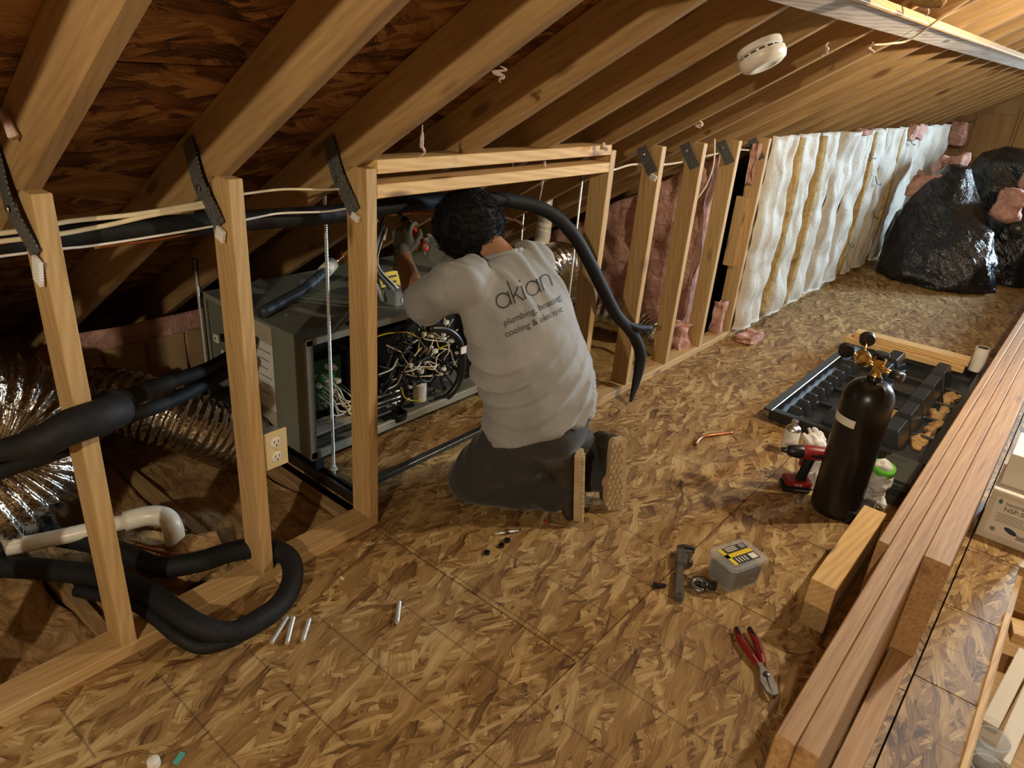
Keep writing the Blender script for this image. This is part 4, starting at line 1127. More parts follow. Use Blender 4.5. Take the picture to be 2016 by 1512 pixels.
# ================================================================ THINGS ON THE FLOOR
M['pan'] = plain('black_pan_plastic', (0.018, 0.020, 0.022), 0.30, 0, 0.15, 30, spec=0.55)
M['tank'] = plain('black_tank_paint', (0.010, 0.009, 0.008), 0.30, 0.0, 0.25, 12)
M['cloth_white'] = plain('white_cloth', (0.70, 0.68, 0.64), 0.85, 0, 0.12, 30, bump=0.3)
M['case'] = plain('dark_olive_plastic', (0.040, 0.045, 0.034), 0.45, 0, 0.1, 20)
M['carton'] = plain('white_carton', (0.80, 0.78, 0.70), 0.65, 0, 0.03, 8)
M['carton_side'] = plain('cream_carton', (0.70, 0.64, 0.52), 0.65, 0, 0.04, 8)
def clear_mat(name, col, alpha):
    s = NT(name)
    return s.out(col, 0.28, 0.0, 0.5, Alpha=alpha)
M['clear'] = clear_mat('cloudy_clear_plastic', (0.62, 0.62, 0.60), 0.34)
M['screws'] = plain('dark_screws', (0.06, 0.062, 0.065), 0.5, 0.3, 0.6, 150, bump=0.6)
M['grey_metal'] = plain('worn_grey_steel', (0.20, 0.205, 0.20), 0.36, 0.8, 0.25, 50)

# ---- moulded black drain pan
pan = thing('drain_pan', (0.985, 3.49, 0), 'large moulded black plastic pan with raised ribs lying beside the beam', 'pan')
PX0, PX1, PY0, PY1 = 0.63, 1.335, 2.68, 4.30
block('base', (PX0 + 0.02, PY0 + 0.02, 0.004), (PX1 - 0.02, PY1 - 0.02, 0.012), M['pan'], pan)
def wall_strip(lo, hi): return block('rim', lo, hi, M['pan'], pan, 0.004)
wall_strip((PX0 + 0.012, PY0 + 0.012, 0.004), (PX0 + 0.024, PY1 - 0.012, 0.06)); wall_strip((PX1 - 0.024, PY0 + 0.012, 0.004), (PX1 - 0.012, PY1 - 0.012, 0.06))
wall_strip((PX0 + 0.02, PY0 + 0.012, 0.004), (PX1 - 0.02, PY0 + 0.024, 0.06)); wall_strip((PX0 + 0.02, PY1 - 0.024, 0.004), (PX1 - 0.02, PY1 - 0.012, 0.06))
wall_strip((PX0 - 0.012, PY0 - 0.012, 0.058), (PX0 + 0.03, PY1 + 0.012, 0.066)); wall_strip((PX1 - 0.03, PY0 - 0.012, 0.058), (PX1 + 0.012, PY1 + 0.012, 0.066))
wall_strip((PX0 + 0.03, PY0 - 0.012, 0.058), (PX1 - 0.03, PY0 + 0.03, 0.066)); wall_strip((PX0 + 0.03, PY1 - 0.03, 0.058), (PX1 - 0.03, PY1 + 0.012, 0.066))
def ridge(x, y0, y1, wb, wt, h, slots=0):
    """one truncated-pyramid rib, its sides sloping"""
    g = 0.025
    vs = [(x - wb, y0, 0.01), (x + wb, y0, 0.01), (x + wb, y1, 0.01), (x - wb, y1, 0.01), (x - wt, y0 + g, h), (x + wt, y0 + g, h), (x + wt, y1 - g, h), (x - wt, y1 - g, h)]
    m = MB().add(vs, [(3, 2, 1, 0), (4, 5, 6, 7), (0, 1, 5, 4), (1, 2, 6, 5), (2, 3, 7, 6), (3, 0, 4, 7)])
    o = m.build('rib', M['pan'], pan, 0.004)
    for k in range(slots):
        yy = y0 + 0.05 + 0.022 * k
        block('slot', (x - wt * 0.7, yy, h), (x + wt * 0.7, yy + 0.008, h + 0.0012), M['ink'], o, 0)
for x in (0.915, 1.155):
    for k in range(5):
        y0 = PY0 + 0.06 + k * 0.245
        ridge(x, y0, y0 + 0.232, 0.062, 0.030, 0.125, 3 if k in (0, 2) else 0)
for k in range(11):
    y0 = PY0 + 0.07 + k * 0.110
    ridge(0.735, y0, y0 + 0.075, 0.045, 0.024, 0.075)
for k in range(6):
    y0 = PY0 + 0.10 + k * 0.25
    block('crossbar', (0.77, y0, 0.010), (1.29, y0 + 0.02, 0.035), M['pan'], pan, 0.003)
tag(soft('insulation_scrap', (1.02, 2.86, 0.012), (1.11, 3.25, 0.045), M['yellow_fiber'], 0.02, 14.0, cuts=10, seed=41), 'tan debris lying in the trough of the black pan behind the cylinder', 'scrap')
tag(soft('insulation_scrap', (1.235, 2.90, 0.005), (1.28, 3.75, 0.022), M['brown_fiber'], 0.035, 16.0, cuts=20, seed=43), 'brown debris along the pan trough next to the beam', 'scrap')
# two short boards across the far end of the pan
b1 = tag(board('short_board', (0.60, 4.02, 0.0865), (1.24, 4.06, 0.0865), 0.089, 0.038, M['new']), 'lower of two short pine boards across the far end of the black pan', 'board', 'short boards on the pan')
b2 = tag(board('short_board', (0.64, 4.035, 0.1265), (1.25, 4.075, 0.1265), 0.089, 0.038, M['new']), 'upper of two short pine boards across the far end of the black pan', 'board', 'short boards on the pan')
ps = thing('pipe_stub', (1.285, 4.16, 0.067), 'short white plastic pipe stub standing at the far right corner of the pan', 'pipe')
lathe('pipe', [(0.036, 0.0), (0.036, 0.14), (0.031, 0.14), (0.031, 0.03)], M['pvc'], ps, (1.285, 4.14, 0.067), n=24)
lathe('dark_bore', [(0.0305, 0.031), (0.0305, 0.138)], M['ink'], ps, (1.285, 4.14, 0.067), n=20)

# ---- gas cylinder with regulator
tk = thing('gas_cylinder', (1.135, 2.13, 0), 'tall black gas cylinder with brass valve standing before the pan', 'gas cylinder')
TC = Vector((1.135, 2.13, 0.0))
prof = [(0.078, 0.0), (0.086, 0.010), (0.088, 0.03), (0.088, 0.47)]
for k in range(1, 8):
    a = k / 7 * PI / 2
    prof.append((0.026 + 0.062 * math.cos(a), 0.47 + 0.082 * math.sin(a)))
prof += [(0.026, 0.565), (0.022, 0.57)]
lathe('body', prof, M['tank'], tk, TC, n=40)
vs, fs = [], []
n = 16
for i in range(n + 1):
    a = math.radians(-178 + 88 * i / n)
    for z in (0.385, 0.415):
        for r in (0.0884, 0.0892):
            vs.append(TC + Vector((r * math.cos(a), r * math.sin(a), z)))
for i in range(n):
    o_ = i * 4
    fs += [(o_ + 1, o_ + 5, o_ + 7, o_ + 3), (o_, o_ + 2, o_ + 6, o_ + 4), (o_, o_ + 4, o_ + 5, o_ + 1), (o_ + 2, o_ + 3, o_ + 7, o_ + 6)]
link('label_band', pymesh('band', vs, fs), M['carton'], tk, smooth=False)
lathe('valve', [(0.020, 0.57), (0.017, 0.58), (0.017, 0.61), (0.021, 0.615), (0.021, 0.635), (0.012, 0.64)], M['brass'], tk, TC, n=14)
vw = lathe('valve_wheel', [(0.024, 0.0), (0.027, 0.006), (0.024, 0.012), (0.008, 0.014)], M['black_plastic'], tk, TC + Vector((0, 0, 0.645)), n=14)
tube('outlet', [TC + Vector((0, 0, 0.60)), TC + Vector((0.055, -0.02, 0.60))], 0.011, M['brass'], tk, 10, 1)
tube('outlet_cap', [TC + Vector((0.05, -0.018, 0.60)), TC + Vector((0.09, -0.03, 0.598))], 0.018, M['dark_steel'], tk, 12, 1)
rg = thing('regulator', tuple(TC + Vector((-0.05, 0.04, 0.60))), 'gas regulator with two dark gauges mounted on the black cylinder', 'regulator')
G0 = TC + Vector((-0.065, 0.045, 0.605))
tube('inlet', [TC + Vector((-0.016, 0.012, 0.600)), G0], 0.009, M['brass'], rg, 10, 1)
lathe('bonnet', [(0.012, -0.03), (0.026, -0.025), (0.028, 0.0), (0.026, 0.018), (0.010, 0.022), (0.010, 0.05)], M['brass'], rg, G0, (-0.5, 0.85, 0.1), 16)
for d, lab in ((Vector((-0.055, -0.03, 0.02)), 'low'), (Vector((-0.015, 0.055, 0.055)), 'high')):
    gc = G0 + d
    tube('gauge_stem', [G0, gc], 0.006, M['brass'], rg, 8, 1)
    gg = lathe('gauge', [(0.022, -0.012), (0.027, -0.010), (0.027, 0.010), (0.024, 0.012)], M['black_plastic'], rg, gc, (-0.35, 0.9, 0.25), 20)
    lathe('dial', [(0.022, 0.012), (0.021, 0.013)], M['paper'], gg, gc, (-0.35, 0.9, 0.25), 20)

# ---- spray can
sc = thing('spray_can', (0.835, 2.44, 0), 'white spray can with silver dome behind the cordless driver', 'can')
SC = Vector((0.835, 2.44, 0))
lathe('body', [(0.031, 0.0), (0.033, 0.004), (0.033, 0.115), (0.031, 0.118)], M['white_plastic'], sc, SC, n=24)
lathe('dome', [(0.033, 0.116), (0.033, 0.122), (0.026, 0.132), (0.014, 0.138), (0.013, 0.143)], M['steel'], sc, SC, n=24)
lathe('nozzle', [(0.014, 0.142), (0.015, 0.148), (0.014, 0.160), (0.006, 0.163)], M['steel'], sc, SC, n=14)

# ---- cordless impact driver
dr = thing('impact_driver', (0.95, 2.12, 0), 'red and black cordless driver standing on its battery', 'power tool')
ang = math.radians(215)
DM = Matrix.Translation((0.975, 2.165, 0)) @ Matrix.Rotation(ang, 4, 'Z')
MB().box((-0.045, -0.036, 0.0), (0.065, 0.036, 0.030), DM).build('battery', M['black_plastic'], dr, 0.006)
MB().box((-0.042, -0.037, 0.012), (0.02, 0.037, 0.020), DM).build('battery_stripe', M['grey_plastic'], dr, 0.002)
MB().box((-0.045, -0.038, 0.030), (0.058, 0.038, 0.050), DM).build('foot', M['red'], dr, 0.006)
hm = limb([DM @ Vector((-0.005, 0, 0.045)), DM @ Vector((-0.012, 0, 0.09)), DM @ Vector((-0.020, 0, 0.15))], [0.020, 0.0185, 0.022], 14)
link('handle', hm, M['black_rubber'], dr, smooth=True)
MB().box((0.004, -0.008, 0.11), (0.016, 0.008, 0.135), DM).build('trigger', M['red'], dr, 0.003)
link('motor_housing', limb([DM @ Vector((-0.075, 0, 0.172)), DM @ Vector((-0.02, 0, 0.172)), DM @ Vector((0.015, 0, 0.172))], [0.028, 0.031, 0.028], 16), M['red'], dr, smooth=True)
link('gear_case', limb([DM @ Vector((0.02, 0, 0.172)), DM @ Vector((0.058, 0, 0.172))], [0.029, 0.024], 16), M['black_plastic'], dr, smooth=True)
tube('chuck', [DM @ Vector((0.055, 0, 0.172)), DM @ Vector((0.098, 0, 0.172))], [0.013, 0.010], M['dark_steel'], dr, 14, 1)
MB().box((-0.07, -0.0325, 0.165), (-0.01, 0.0325, 0.182), DM).build('side_grip', M['black_rubber'], dr, 0.004)
td = text_mesh('M18', 0.016); link('battery_print', td, M['white_plastic'], dr, DM @ Matrix.Translation((0.01, 0.0385, 0.040)) @ Matrix.Rotation(PI, 4, 'Z') @ Matrix.Rotation(PI / 2, 4, 'X'))

# ---- crumpled white work gloves leaning on the cylinder
def glove_thing(base, up, side, lab, cuff=None, s=1.0):
    base, up, side = Vector(base), Vector(up).normalized(), Vector(side).normalized()
    fw = up.cross(side)
    def P(u, a, f=0.0): return base + up * u * s + side * a * s + fw * f * s
    parts = [limb([P(0.00, 0), P(0.05, 0.005, 0.01), P(0.10, 0)], [0.042 * s, 0.046 * s, 0.036 * s])]
    for k, (a, L) in enumerate(((-0.033, 0.055), (-0.011, 0.075), (0.011, 0.07), (0.031, 0.05))):
        parts.append(limb([P(0.09, a), P(0.09 + L * 0.6, a * 1.25, 0.012), P(0.09 + L, a * 1.35, 0.035 + 0.006 * k)], [0.014 * s, 0.013 * s, 0.011 * s], 10))
    parts.append(limb([P(0.03, -0.03), P(0.065, -0.065, 0.015), P(0.10, -0.08, 0.02)], [0.018 * s, 0.015 * s, 0.012 * s], 10))
    def fn(p, n): return p + n * (0.010 * noise.noise(p * 26) + 0.006 * noise.noise(p * 60))
    t = thing('work_glove', tuple(base), lab, 'glove', 'white work gloves by the cylinder')
    link('glove', remesh('glove', parts, 0.0055, 3, 0.5, fn), M['cloth_white'], t, smooth=True)
    if cuff: tube('cuff', [P(-0.02, 0), P(0.012, 0)], 0.044 * s, M[cuff], t, 14, 1)
    return t
glove_thing((1.010, 2.275, 0.06), (-0.22, 0.02, 1), (0.5, 0.8, 0), 'white work glove propped up left of the black cylinder')
glove_thing((1.235, 2.27, 0.165), (-0.10, 0.10, -1), (0.9, 0.3, 0), 'white work glove with lime cuff right of the black cylinder', 'green')
rg_ = soft('white_rag', (0.975, 2.22, 0.002), (1.03, 2.33, 0.07), M['cloth_white'], 0.03, 14.0, cuts=10, seed=3)
tag(rg_, 'crumpled white rag on the floor between driver and cylinder', 'rag')
tag(soft('black_pouch', (1.19, 2.07, 0.002), (1.255, 2.19, 0.05), M['black_rubber'], 0.02, 12.0, cuts=8, seed=5), 'small black cloth pouch lying at the right foot of the cylinder', 'pouch')
# ---- tool case
tc = thing('tool_case', (1.26, 2.44, 0), 'flat dark olive plastic tool case between cylinder and beam', 'case')
MB().box((1.195, 2.34, 0.0), (1.345, 2.60, 0.055)).build('lower_shell', M['case'], tc, 0.012)
MB().box((1.195, 2.34, 0.057), (1.345, 2.60, 0.105)).build('lid', M['case'], tc, 0.014)
block('latch', (1.225, 2.332, 0.045), (1.25, 2.342, 0.068), M['black_plastic'], tc); block('latch', (1.29, 2.332, 0.045), (1.315, 2.342, 0.068), M['black_plastic'], tc)
for k in range(3): block('groove', (1.215, 2.40 + 0.07 * k, 0.1045), (1.275, 2.405 + 0.07 * k, 0.1062), M['ink'], tc, 0)

# ---- stacked pine blocks beside the beam
tag(board('pine_block', (1.296, 1.40, 0.0445), (1.296, 1.95, 0.0445), 0.074, 0.089, M['joist']), 'lower of two stacked pine blocks against the beam', 'block', 'stacked pine blocks')
tag(board('pine_block', (1.296, 1.385, 0.134), (1.296, 1.93, 0.134), 0.074, 0.088, M['new']), 'upper yellow pine block of two stacked against the beam', 'block', 'stacked pine blocks')

# ---- clear plastic screw box with yellow label
A_, B_, D_ = Vector((0.942, 1.400, 0)), Vector((1.050, 1.358, 0)), Vector((0.995, 1.545, 0))
ex, ey = (B_ - A_).normalized(), (D_ - A_).normalized(); ey = (ey - ex * ey.dot(ex)).normalized()
W_, L_ = (B_ - A_).length, (D_ - A_).length
KM = Matrix.Translation(A_ + ex * W_ / 2 + ey * L_ / 2) @ Matrix((ex, ey, Vector((0, 0, 1)))).transposed().to_4x4()
cb_ = thing('screw_box', tuple(KM.translation), 'clear plastic screw box with black and yellow label on its lid', 'box')
def rrect(w, l, r, n=5):
    out = []
    for cx, cy, a0 in ((w - r, l - r, 0), (-w + r, l - r, 90), (-w + r, -l + r, 180), (w - r, -l + r, 270)):
        for k in range(n + 1):
            a = math.radians(a0 + 90 * k / n); out.append((cx + r * math.cos(a), cy + r * math.sin(a)))
    return out
def taper(name, w0, l0, z0, w1, l1, z1, r, mat, parent, hollow=None):
    p0, p1 = rrect(w0, l0, r), rrect(w1, l1, r); n = len(p0)
    vs = [KM @ Vector((x, y, z0)) for x, y in p0] + [KM @ Vector((x, y, z1)) for x, y in p1]
    fs = [(i, (i + 1) % n, n + (i + 1) % n, n + i) for i in range(n)] + [tuple(reversed(range(n)))]
    if hollow is None: fs.append(tuple(range(n, 2 * n)))
    return link(name, pymesh(name, vs, fs), mat, parent)
taper('tub', W_ / 2 - 0.006, L_ / 2 - 0.006, 0.001, W_ / 2, L_ / 2, 0.088, 0.018, M['clear'], cb_, True)
taper('contents', W_ / 2 - 0.010, L_ / 2 - 0.010, 0.004, W_ / 2 - 0.006, L_ / 2 - 0.006, 0.055, 0.016, M['screws'], cb_)
ld = taper('lid', W_ / 2 + 0.004, L_ / 2 + 0.004, 0.086, W_ / 2 + 0.002, L_ / 2 + 0.002, 0.096, 0.02, M['clear'], cb_)
def lab_box(x0, y0, x1, y1, z, mat, nm='label'):
    return MB().box((x0, y0, z), (x1, y1, z + 0.0006), KM).build(nm, mat, cb_)
lab_box(-0.042, -0.055, 0.040, 0.055, 0.0962, M['ink']); lab_box(-0.012, -0.055, 0.006, 0.055, 0.0970, M['yellow'], 'label_stripe'); lab_box(-0.042, -0.055, 0.040, -0.040, 0.0970, M['yellow'], 'label_stripe')
lab_box(0.012, 0.025, 0.036, 0.050, 0.0970, M['paper'], 'barcode_patch'); lab_box(-0.040, 0.030, -0.020, 0.050, 0.0970, M['grey_ink'], 'label_patch')
for k in range(4): lab_box(0.012, -0.03 + 0.012 * k, 0.034, -0.026 + 0.012 * k, 0.0970, M['paper'], 'label_text')
for k in range(3): lab_box(-0.038 + 0.007 * k, -0.03, -0.035 + 0.007 * k, 0.015, 0.0970, M['paper'], 'label_text')

# ---- pipe wrench, cutter, pliers
def flat(name, poly, z0, z1, Mm, mat, parent, bev=0.0015):
    return MB().prism(poly, z0, z1, Mm).build(name, mat, parent, bev)
wr_ = thing('pipe_wrench', (0.90, 1.31, 0), 'grey pipe wrench lying on the floor left of the clear box', 'wrench')
a, b = Vector((0.952, 1.205, 0.0)), Vector((0.825, 1.455, 0.0))
fx = (b - a).normalized(); WM = Matrix.Translation(a) @ Matrix((fx, Vector((-fx.y, fx.x, 0)), Vector((0, 0, 1)))).transposed().to_4x4()
Lw = (b - a).length
flat('handle', [(0.0, -0.012), (0.012, -0.016), (Lw * 0.62, -0.011), (Lw * 0.62, 0.011), (0.012, 0.016), (0.0, 0.012)], 0.004, 0.024, WM, M['grey_metal'], wr_, 0.003)
lathe('hanging_hole', [(0.006, 0.0), (0.006, 0.0025)], M['ink'], wr_, WM @ Vector((0.018, 0, 0.0228)), n=10)
flat('housing', [(Lw * 0.60, -0.022), (Lw * 0.80, -0.024), (Lw * 0.82, 0.014), (Lw * 0.60, 0.014)], 0.003, 0.032, WM, M['grey_metal'], wr_, 0.003)
lathe('adjusting_nut', [(0.013, 0.0), (0.014, 0.004), (0.014, 0.016), (0.013, 0.02)], M['dark_steel'], wr_, WM @ Vector((Lw * 0.66, -0.028, 0.016)), fx, 14)
flat('fixed_jaw', [(Lw * 0.80, -0.010), (Lw * 0.86, -0.042), (Lw * 0.90, -0.040), (Lw * 0.88, 0.012), (Lw * 0.80, 0.014)], 0.004, 0.030, WM, M['grey_metal'], wr_, 0.002)
flat('hook_jaw', [(Lw * 0.84, 0.010), (Lw * 0.95, 0.012), (Lw * 1.0, -0.008), (Lw * 0.99, -0.045), (Lw * 0.93, -0.048), (Lw * 0.93, -0.012), (Lw * 0.84, -0.002)], 0.006, 0.028, WM, M['dark_steel'], wr_, 0.002)
ct = thing('tubing_cutter', (0.967, 1.314, 0), 'small round steel tubing cutter between wrench and clear box', 'cutter')
CT = Vector((0.968, 1.318, 0))
pts = [CT + Vector((0.026 * math.cos(a), 0.026 * math.sin(a), 0.014)) for a in [math.radians(x) for x in range(40, 330, 20)]]
tube('frame', pts, 0.009, M['grey_metal'], ct, 10, 2)
lathe('cutting_wheel', [(0.010, 0.006), (0.012, 0.014), (0.010, 0.022)], M['dark_steel'], ct, CT + Vector((0.008, 0.002, 0)), n=16)
lathe('roller', [(0.007, 0.004), (0.007, 0.024)], M['steel'], ct, CT + Vector((-0.012, 0.012, 0)), n=12)
lathe('knob', [(0.012, 0.0), (0.013, 0.004), (0.013, 0.02), (0.008, 0.022)], M['black_plastic'], ct, CT + Vector((0.022, 0.018, 0.014)), (0.8, 0.6, 0), 12)
tag(MB().prism([(-0.02, -0.006), (0.0, -0.012), (0.022, -0.004), (0.02, 0.006), (-0.004, 0.004), (-0.018, 0.010)], 0.0, 0.012, Matrix.Translation((0.869, 1.232, 0.0005)) @ Matrix.Rotation(0.6, 4, 'Z')).build('black_clip', M['black_plastic'], None, 0.002), 'small black plastic clip on the floor seam left of the wrench', 'clip')

pl_ = thing('pliers', (1.24, 1.15, 0), 'tongue and groove pliers with red grips lying near the beam', 'pliers')
a, b = Vector((1.150, 1.232, 0)), Vector((1.325, 1.055, 0))
fx = (b - a).normalized(); PM = Matrix.Translation(a) @ Matrix((fx, Vector((-fx.y, fx.x, 0)), Vector((0, 0, 1)))).transposed().to_4x4()
Lp = (b - a).length
for sgn, nm in ((1, 0), (-1, 1)):
    pts = [PM @ Vector(q) for q in ((0.0, sgn * 0.020, 0.012), (0.05, sgn * 0.022, 0.013), (0.105, sgn * 0.014, 0.013), (0.140, sgn * 0.006, 0.012))]
    link('grip', tubemesh(pts, [0.008, 0.0115, 0.0105, 0.007], 10, 4), M['red'], pl_, smooth=True)
    tube('grip_edge', [p + Vector((0, 0, 0.006)) for p in pts[:3]], 0.0055, M['black_rubber'], pl_, 6, 4)
flat('arm', [(0.13, 0.002), (0.165, 0.020), (0.205, 0.018), (0.235, 0.010), (0.24, -0.008), (0.215, -0.006), (0.17, 0.002), (0.135, -0.006)], 0.004, 0.012, PM, M['grey_metal'], pl_)
flat('arm', [(0.13, -0.010), (0.16, -0.014), (0.20, -0.030), (0.235, -0.026), (0.248, -0.010), (0.222, -0.012), (0.19, -0.008), (0.16, 0.006), (0.135, 0.004)], 0.012, 0.020, PM, M['grey_metal'], pl_)
lathe('pivot', [(0.009, 0.0), (0.009, 0.004), (0.004, 0.006)], M['dark_steel'], pl_, PM @ Vector((0.178, -0.002, 0.020)), n=12)

# ---- threaded rod offcuts, nuts, bolt and other bits
for (a, b, lab) in (((0.222, 0.252), (0.170, 0.336), 'leftmost of three silver rod offcuts near the black loop'), ((0.252, 0.280), (0.182, 0.348), 'middle of three silver rod offcuts near the black loop'),
                    ((0.275, 0.314), (0.220, 0.375), 'right one of three silver rod offcuts near the black loop'), ((0.405, 0.540), (0.347, 0.600), 'lone silver rod offcut in the middle of the floor')):
    d = Vector((b[0] - a[0], b[1] - a[1], 0))
    tag(link('rod_offcut', rod_mesh(d.length, 0.0066, 0.0026, 12), M['zinc'], None, Matrix.Translation((a[0], a[1], 0.0067)) @ d.to_track_quat('Z', 'Y').to_matrix().to_4x4()), lab, 'rod', 'rod offcuts on the floor')
for i, (x, y, lab) in enumerate(((0.372, 0.961, 'steel nut nearest the camera of three on the floor'), (0.381, 1.024, 'middle steel nut of three on the floor'), (0.377, 1.060, 'steel nut nearest the long bolt on the floor'))):
    o = lathe('nut', [(0.006, 0.0), (0.0115, 0.0), (0.0115, 0.008), (0.006, 0.008), (0.006, 0.0005)], M['dark_steel'], None, (x, y, 0.0004), n=6, smooth=False)
    tag(o, lab, 'nut', 'nuts on the floor')
bo = thing('bolt', (0.35, 1.09, 0.007), 'short steel bolt lying in front of the worker\'s knee', 'bolt')
tube('shank', [(0.325, 1.055, 0.007), (0.372, 1.128, 0.007)], 0.0042, M['zinc'], bo, 10, 1)
tube('collar', [(0.345, 1.086, 0.009), (0.351, 1.095, 0.009)], 0.009, M['dark_steel'], bo, 6, 1)
cp = thing('copper_stub', (0.53, 2.30, 0), 'short bent copper tube offcut on the floor right of the shoes', 'tube')
tube('tube', [(0.515, 2.19, 0.008), (0.507, 2.235, 0.008), (0.512, 2.285, 0.008), (0.545, 2.345, 0.008), (0.585, 2.415, 0.008)], 0.0065, M['copper'], cp, 10, 5)
tube('flared_end', [(0.516, 2.182, 0.008), (0.514, 2.195, 0.008)], [0.0085, 0.0068], M['copper'], cp, 10, 1)
tag(lathe('bottle_cap', [(0.014, 0.0), (0.0145, 0.003), (0.0135, 0.016), (0.010, 0.018)], M['white_plastic'], None, (0.347, -0.128, 0.0003), n=20), 'white plastic cap at the bottom frame edge', 'cap')
tag(MB().box((-0.006, -0.015, 0.0), (0.006, 0.015, 0.006), Matrix.Translation((0.373, -0.084, 0.0005)) @ Matrix.Rotation(0.5, 4, 'Z')).build('plastic_chip', plain('teal_plastic', (0.10, 0.42, 0.38), 0.4), None, 0.001), 'small teal plastic chip beside the white cap', 'chip')
tag(soft('fiber_fluff', (0.07, 3.60, 0.002), (0.17, 3.78, 0.045), M['pink_fiber'], 0.02, 14.0, cuts=8, seed=51), 'pale pink fluff on the floor below the first white-faced batt', 'insulation')
rnd = random.Random(5)
spots = [('dark wood chip left of the copper offcut', 0.60, 1.98), ('dark wood chip right of the right shoe', 0.62, 1.75), ('dark splinter just behind the right shoe', 0.42, 1.98), ('small dark chip in front of the lone rod offcut', 0.46, 0.66), ('small chip left of the steel nuts', 0.30, 0.86), ('chip near the centre of the floor by the long seam', 0.62, 0.98), ('pale chip beside the black floor loop', 0.14, 0.55), ('red speck on the floor before the shoes', 0.40, 1.24)]
for lab, x, y in spots:
    g = MB().prism([(-0.008, -0.003), (0.006, -0.005), (0.009, 0.002), (-0.005, 0.005)], 0, 0.004, Matrix.Translation((x, y, 0.0004)) @ Matrix.Rotation(rnd.random() * 6, 4, 'Z'))
    tag(g.build('wood_chip', M['orange_red'] if 'red' in lab else (M['cable'] if 'pale' in lab else M['joist'])), lab, 'chip', 'chips on the floor')

# ---- carton at the right, printed
def carton(name, lo, hi, lab, mat):
    t = thing(name, ((lo[0] + hi[0]) / 2, (lo[1] + hi[1]) / 2, lo[2]), lab, 'carton', 'cartons beside the beam')
    block('body', lo, hi, mat, t, 0.002)
    block('flap_seam', (lo[0] + 0.002, (lo[1] + hi[1]) / 2 - 0.0008, hi[2]), (hi[0] - 0.002, (lo[1] + hi[1]) / 2 + 0.0008, hi[2] + 0.0008), M['carton_side'], t, 0)
    return t
c1 = carton('carton', (1.585, 2.37, 0.0), (1.76, 2.62, 0.205), 'white printed carton marked NSP-50 beside the beam', M['carton'])
c2 = carton('carton', (1.595, 2.42, 0.207), (1.76, 2.66, 0.335), 'plain white carton on top of the printed one', M['carton'])
block('printed_face', (1.5865, 2.3682, 0.004), (1.7585, 2.3696, 0.197), M['carton_side'], c1, 0)
block('label_sheet', (1.605, 2.3668, 0.028), (1.742, 2.3684, 0.180), M['carton'], c1, 0)
FM = lambda x, z: Matrix.Translation((x, 2.3662, z)) @ Matrix.Rotation(PI / 2, 4, 'X')
link('print', text_mesh('neutrasafe', 0.022), M['ink'], c1, FM(1.682, 0.163)); link('print', text_mesh('NSP-50', 0.025), M['ink'], c1, FM(1.675, 0.140))
lf = MB().prism([(0, -0.010), (0.007, -0.003), (0.005, 0.006), (0, 0.012), (-0.005, 0.006), (-0.007, -0.003)], 0, 0.0006, FM(1.620, 0.164)); lf.build('leaf_mark', plain('leaf_green', (0.06, 0.20, 0.12), 0.6), c1)
for k in range(5):
    block('print_line', (1.622 + 0.004 * (k % 2), 2.3662, 0.118 - 0.008 * k), (1.732 - 0.012 * (k % 3), 2.3668, 0.1205 - 0.008 * k), M['grey_ink'], c1, 0)
MB().prism([(0.022 * math.cos(a) * 1.0, 0.010 * math.sin(a) - 0.3 * 0.022 * math.cos(a)) for a in [2 * PI * k / 14 for k in range(14)]], 0, 0.0006, FM(1.682, 0.062)).build('picture', plain('dark_blue_ink', (0.03, 0.04, 0.09), 0.5), c1)
MB().prism([(0.009 * math.cos(2 * PI * k / 12), 0.009 * math.sin(2 * PI * k / 12)) for k in range(12)], 0, 0.0006, FM(1.628, 0.050)).build('stamp', M['grey_ink'], c1)
for k in range(6):
    block('barcode_bar', (1.705 + 0.005 * k, 2.3662, 0.038), (1.7075 + 0.005 * k, 2.3668, 0.056), M['ink'], c1, 0)

# ---- in the stair opening at the right edge
tag(board('white_trim', (1.80, 1.62, -0.19), (1.835, 1.95, -0.115), 0.045, 0.018, M['carton']), 'white painted trim strip nearest the floor edge in the stair opening', 'trim strip', 'white trim strips')
tag(board('white_trim', (1.845, 1.50, -0.19), (1.885, 1.95, -0.115), 0.045, 0.018, M['carton']), 'white painted trim strip farther right in the stair opening', 'trim strip', 'white trim strips')
tag(board('pine_offcut', (1.775, 2.00, -0.09), (1.96, 2.04, -0.09), 0.089, 0.038, M['new']), 'pine offcut across the far end of the stair opening', 'board')
sd = tag(MB().box((HOLE[0] + 0.02, HOLE[2] + 0.02, -0.235), (HOLE[1], HOLE[3], -0.20)).build('stair_deck', M['stud']), kind='structure')
def cup(loc, lab, r=0.04, h=0.09):
    t = thing('plastic_cup', loc, lab, 'container', 'clear cups in the stair opening')
    vs = []
    lathe('cup', [(r * 0.8, 0.0), (r, h), (r * 1.05, h), (r * 1.05, h + 0.004), (r * 0.97, h + 0.004), (r * 0.76, 0.004)], M['clear'], t, loc, n=20)
    lathe('contents', [(r * 0.7, 0.005), (r * 0.8, h * 0.5)], M['grey_metal'], t, loc, n=16)
cup((1.805, 1.46, -0.199), 'clear plastic cup of small parts in the stair opening, farther one', 0.042, 0.10)
cup((1.81, 1.345, -0.199), 'clear plastic cup of small parts in the stair opening, nearer one', 0.042, 0.10)
hp = [Vector((1.78 + 0.0, 1.14 + 0.012 * k, -0.165 + 0.005 * k)) for k in range(12)]
def rfc(i, m, k, n, rr): return rr * (1 + 0.16 * math.cos(i * PI))
tag(tube('corrugated_hose', hp, 0.016, M['black_plastic'], None, 12, 3, rfun=rfc), 'black corrugated hose end in the stair opening at the lower right', 'hose')
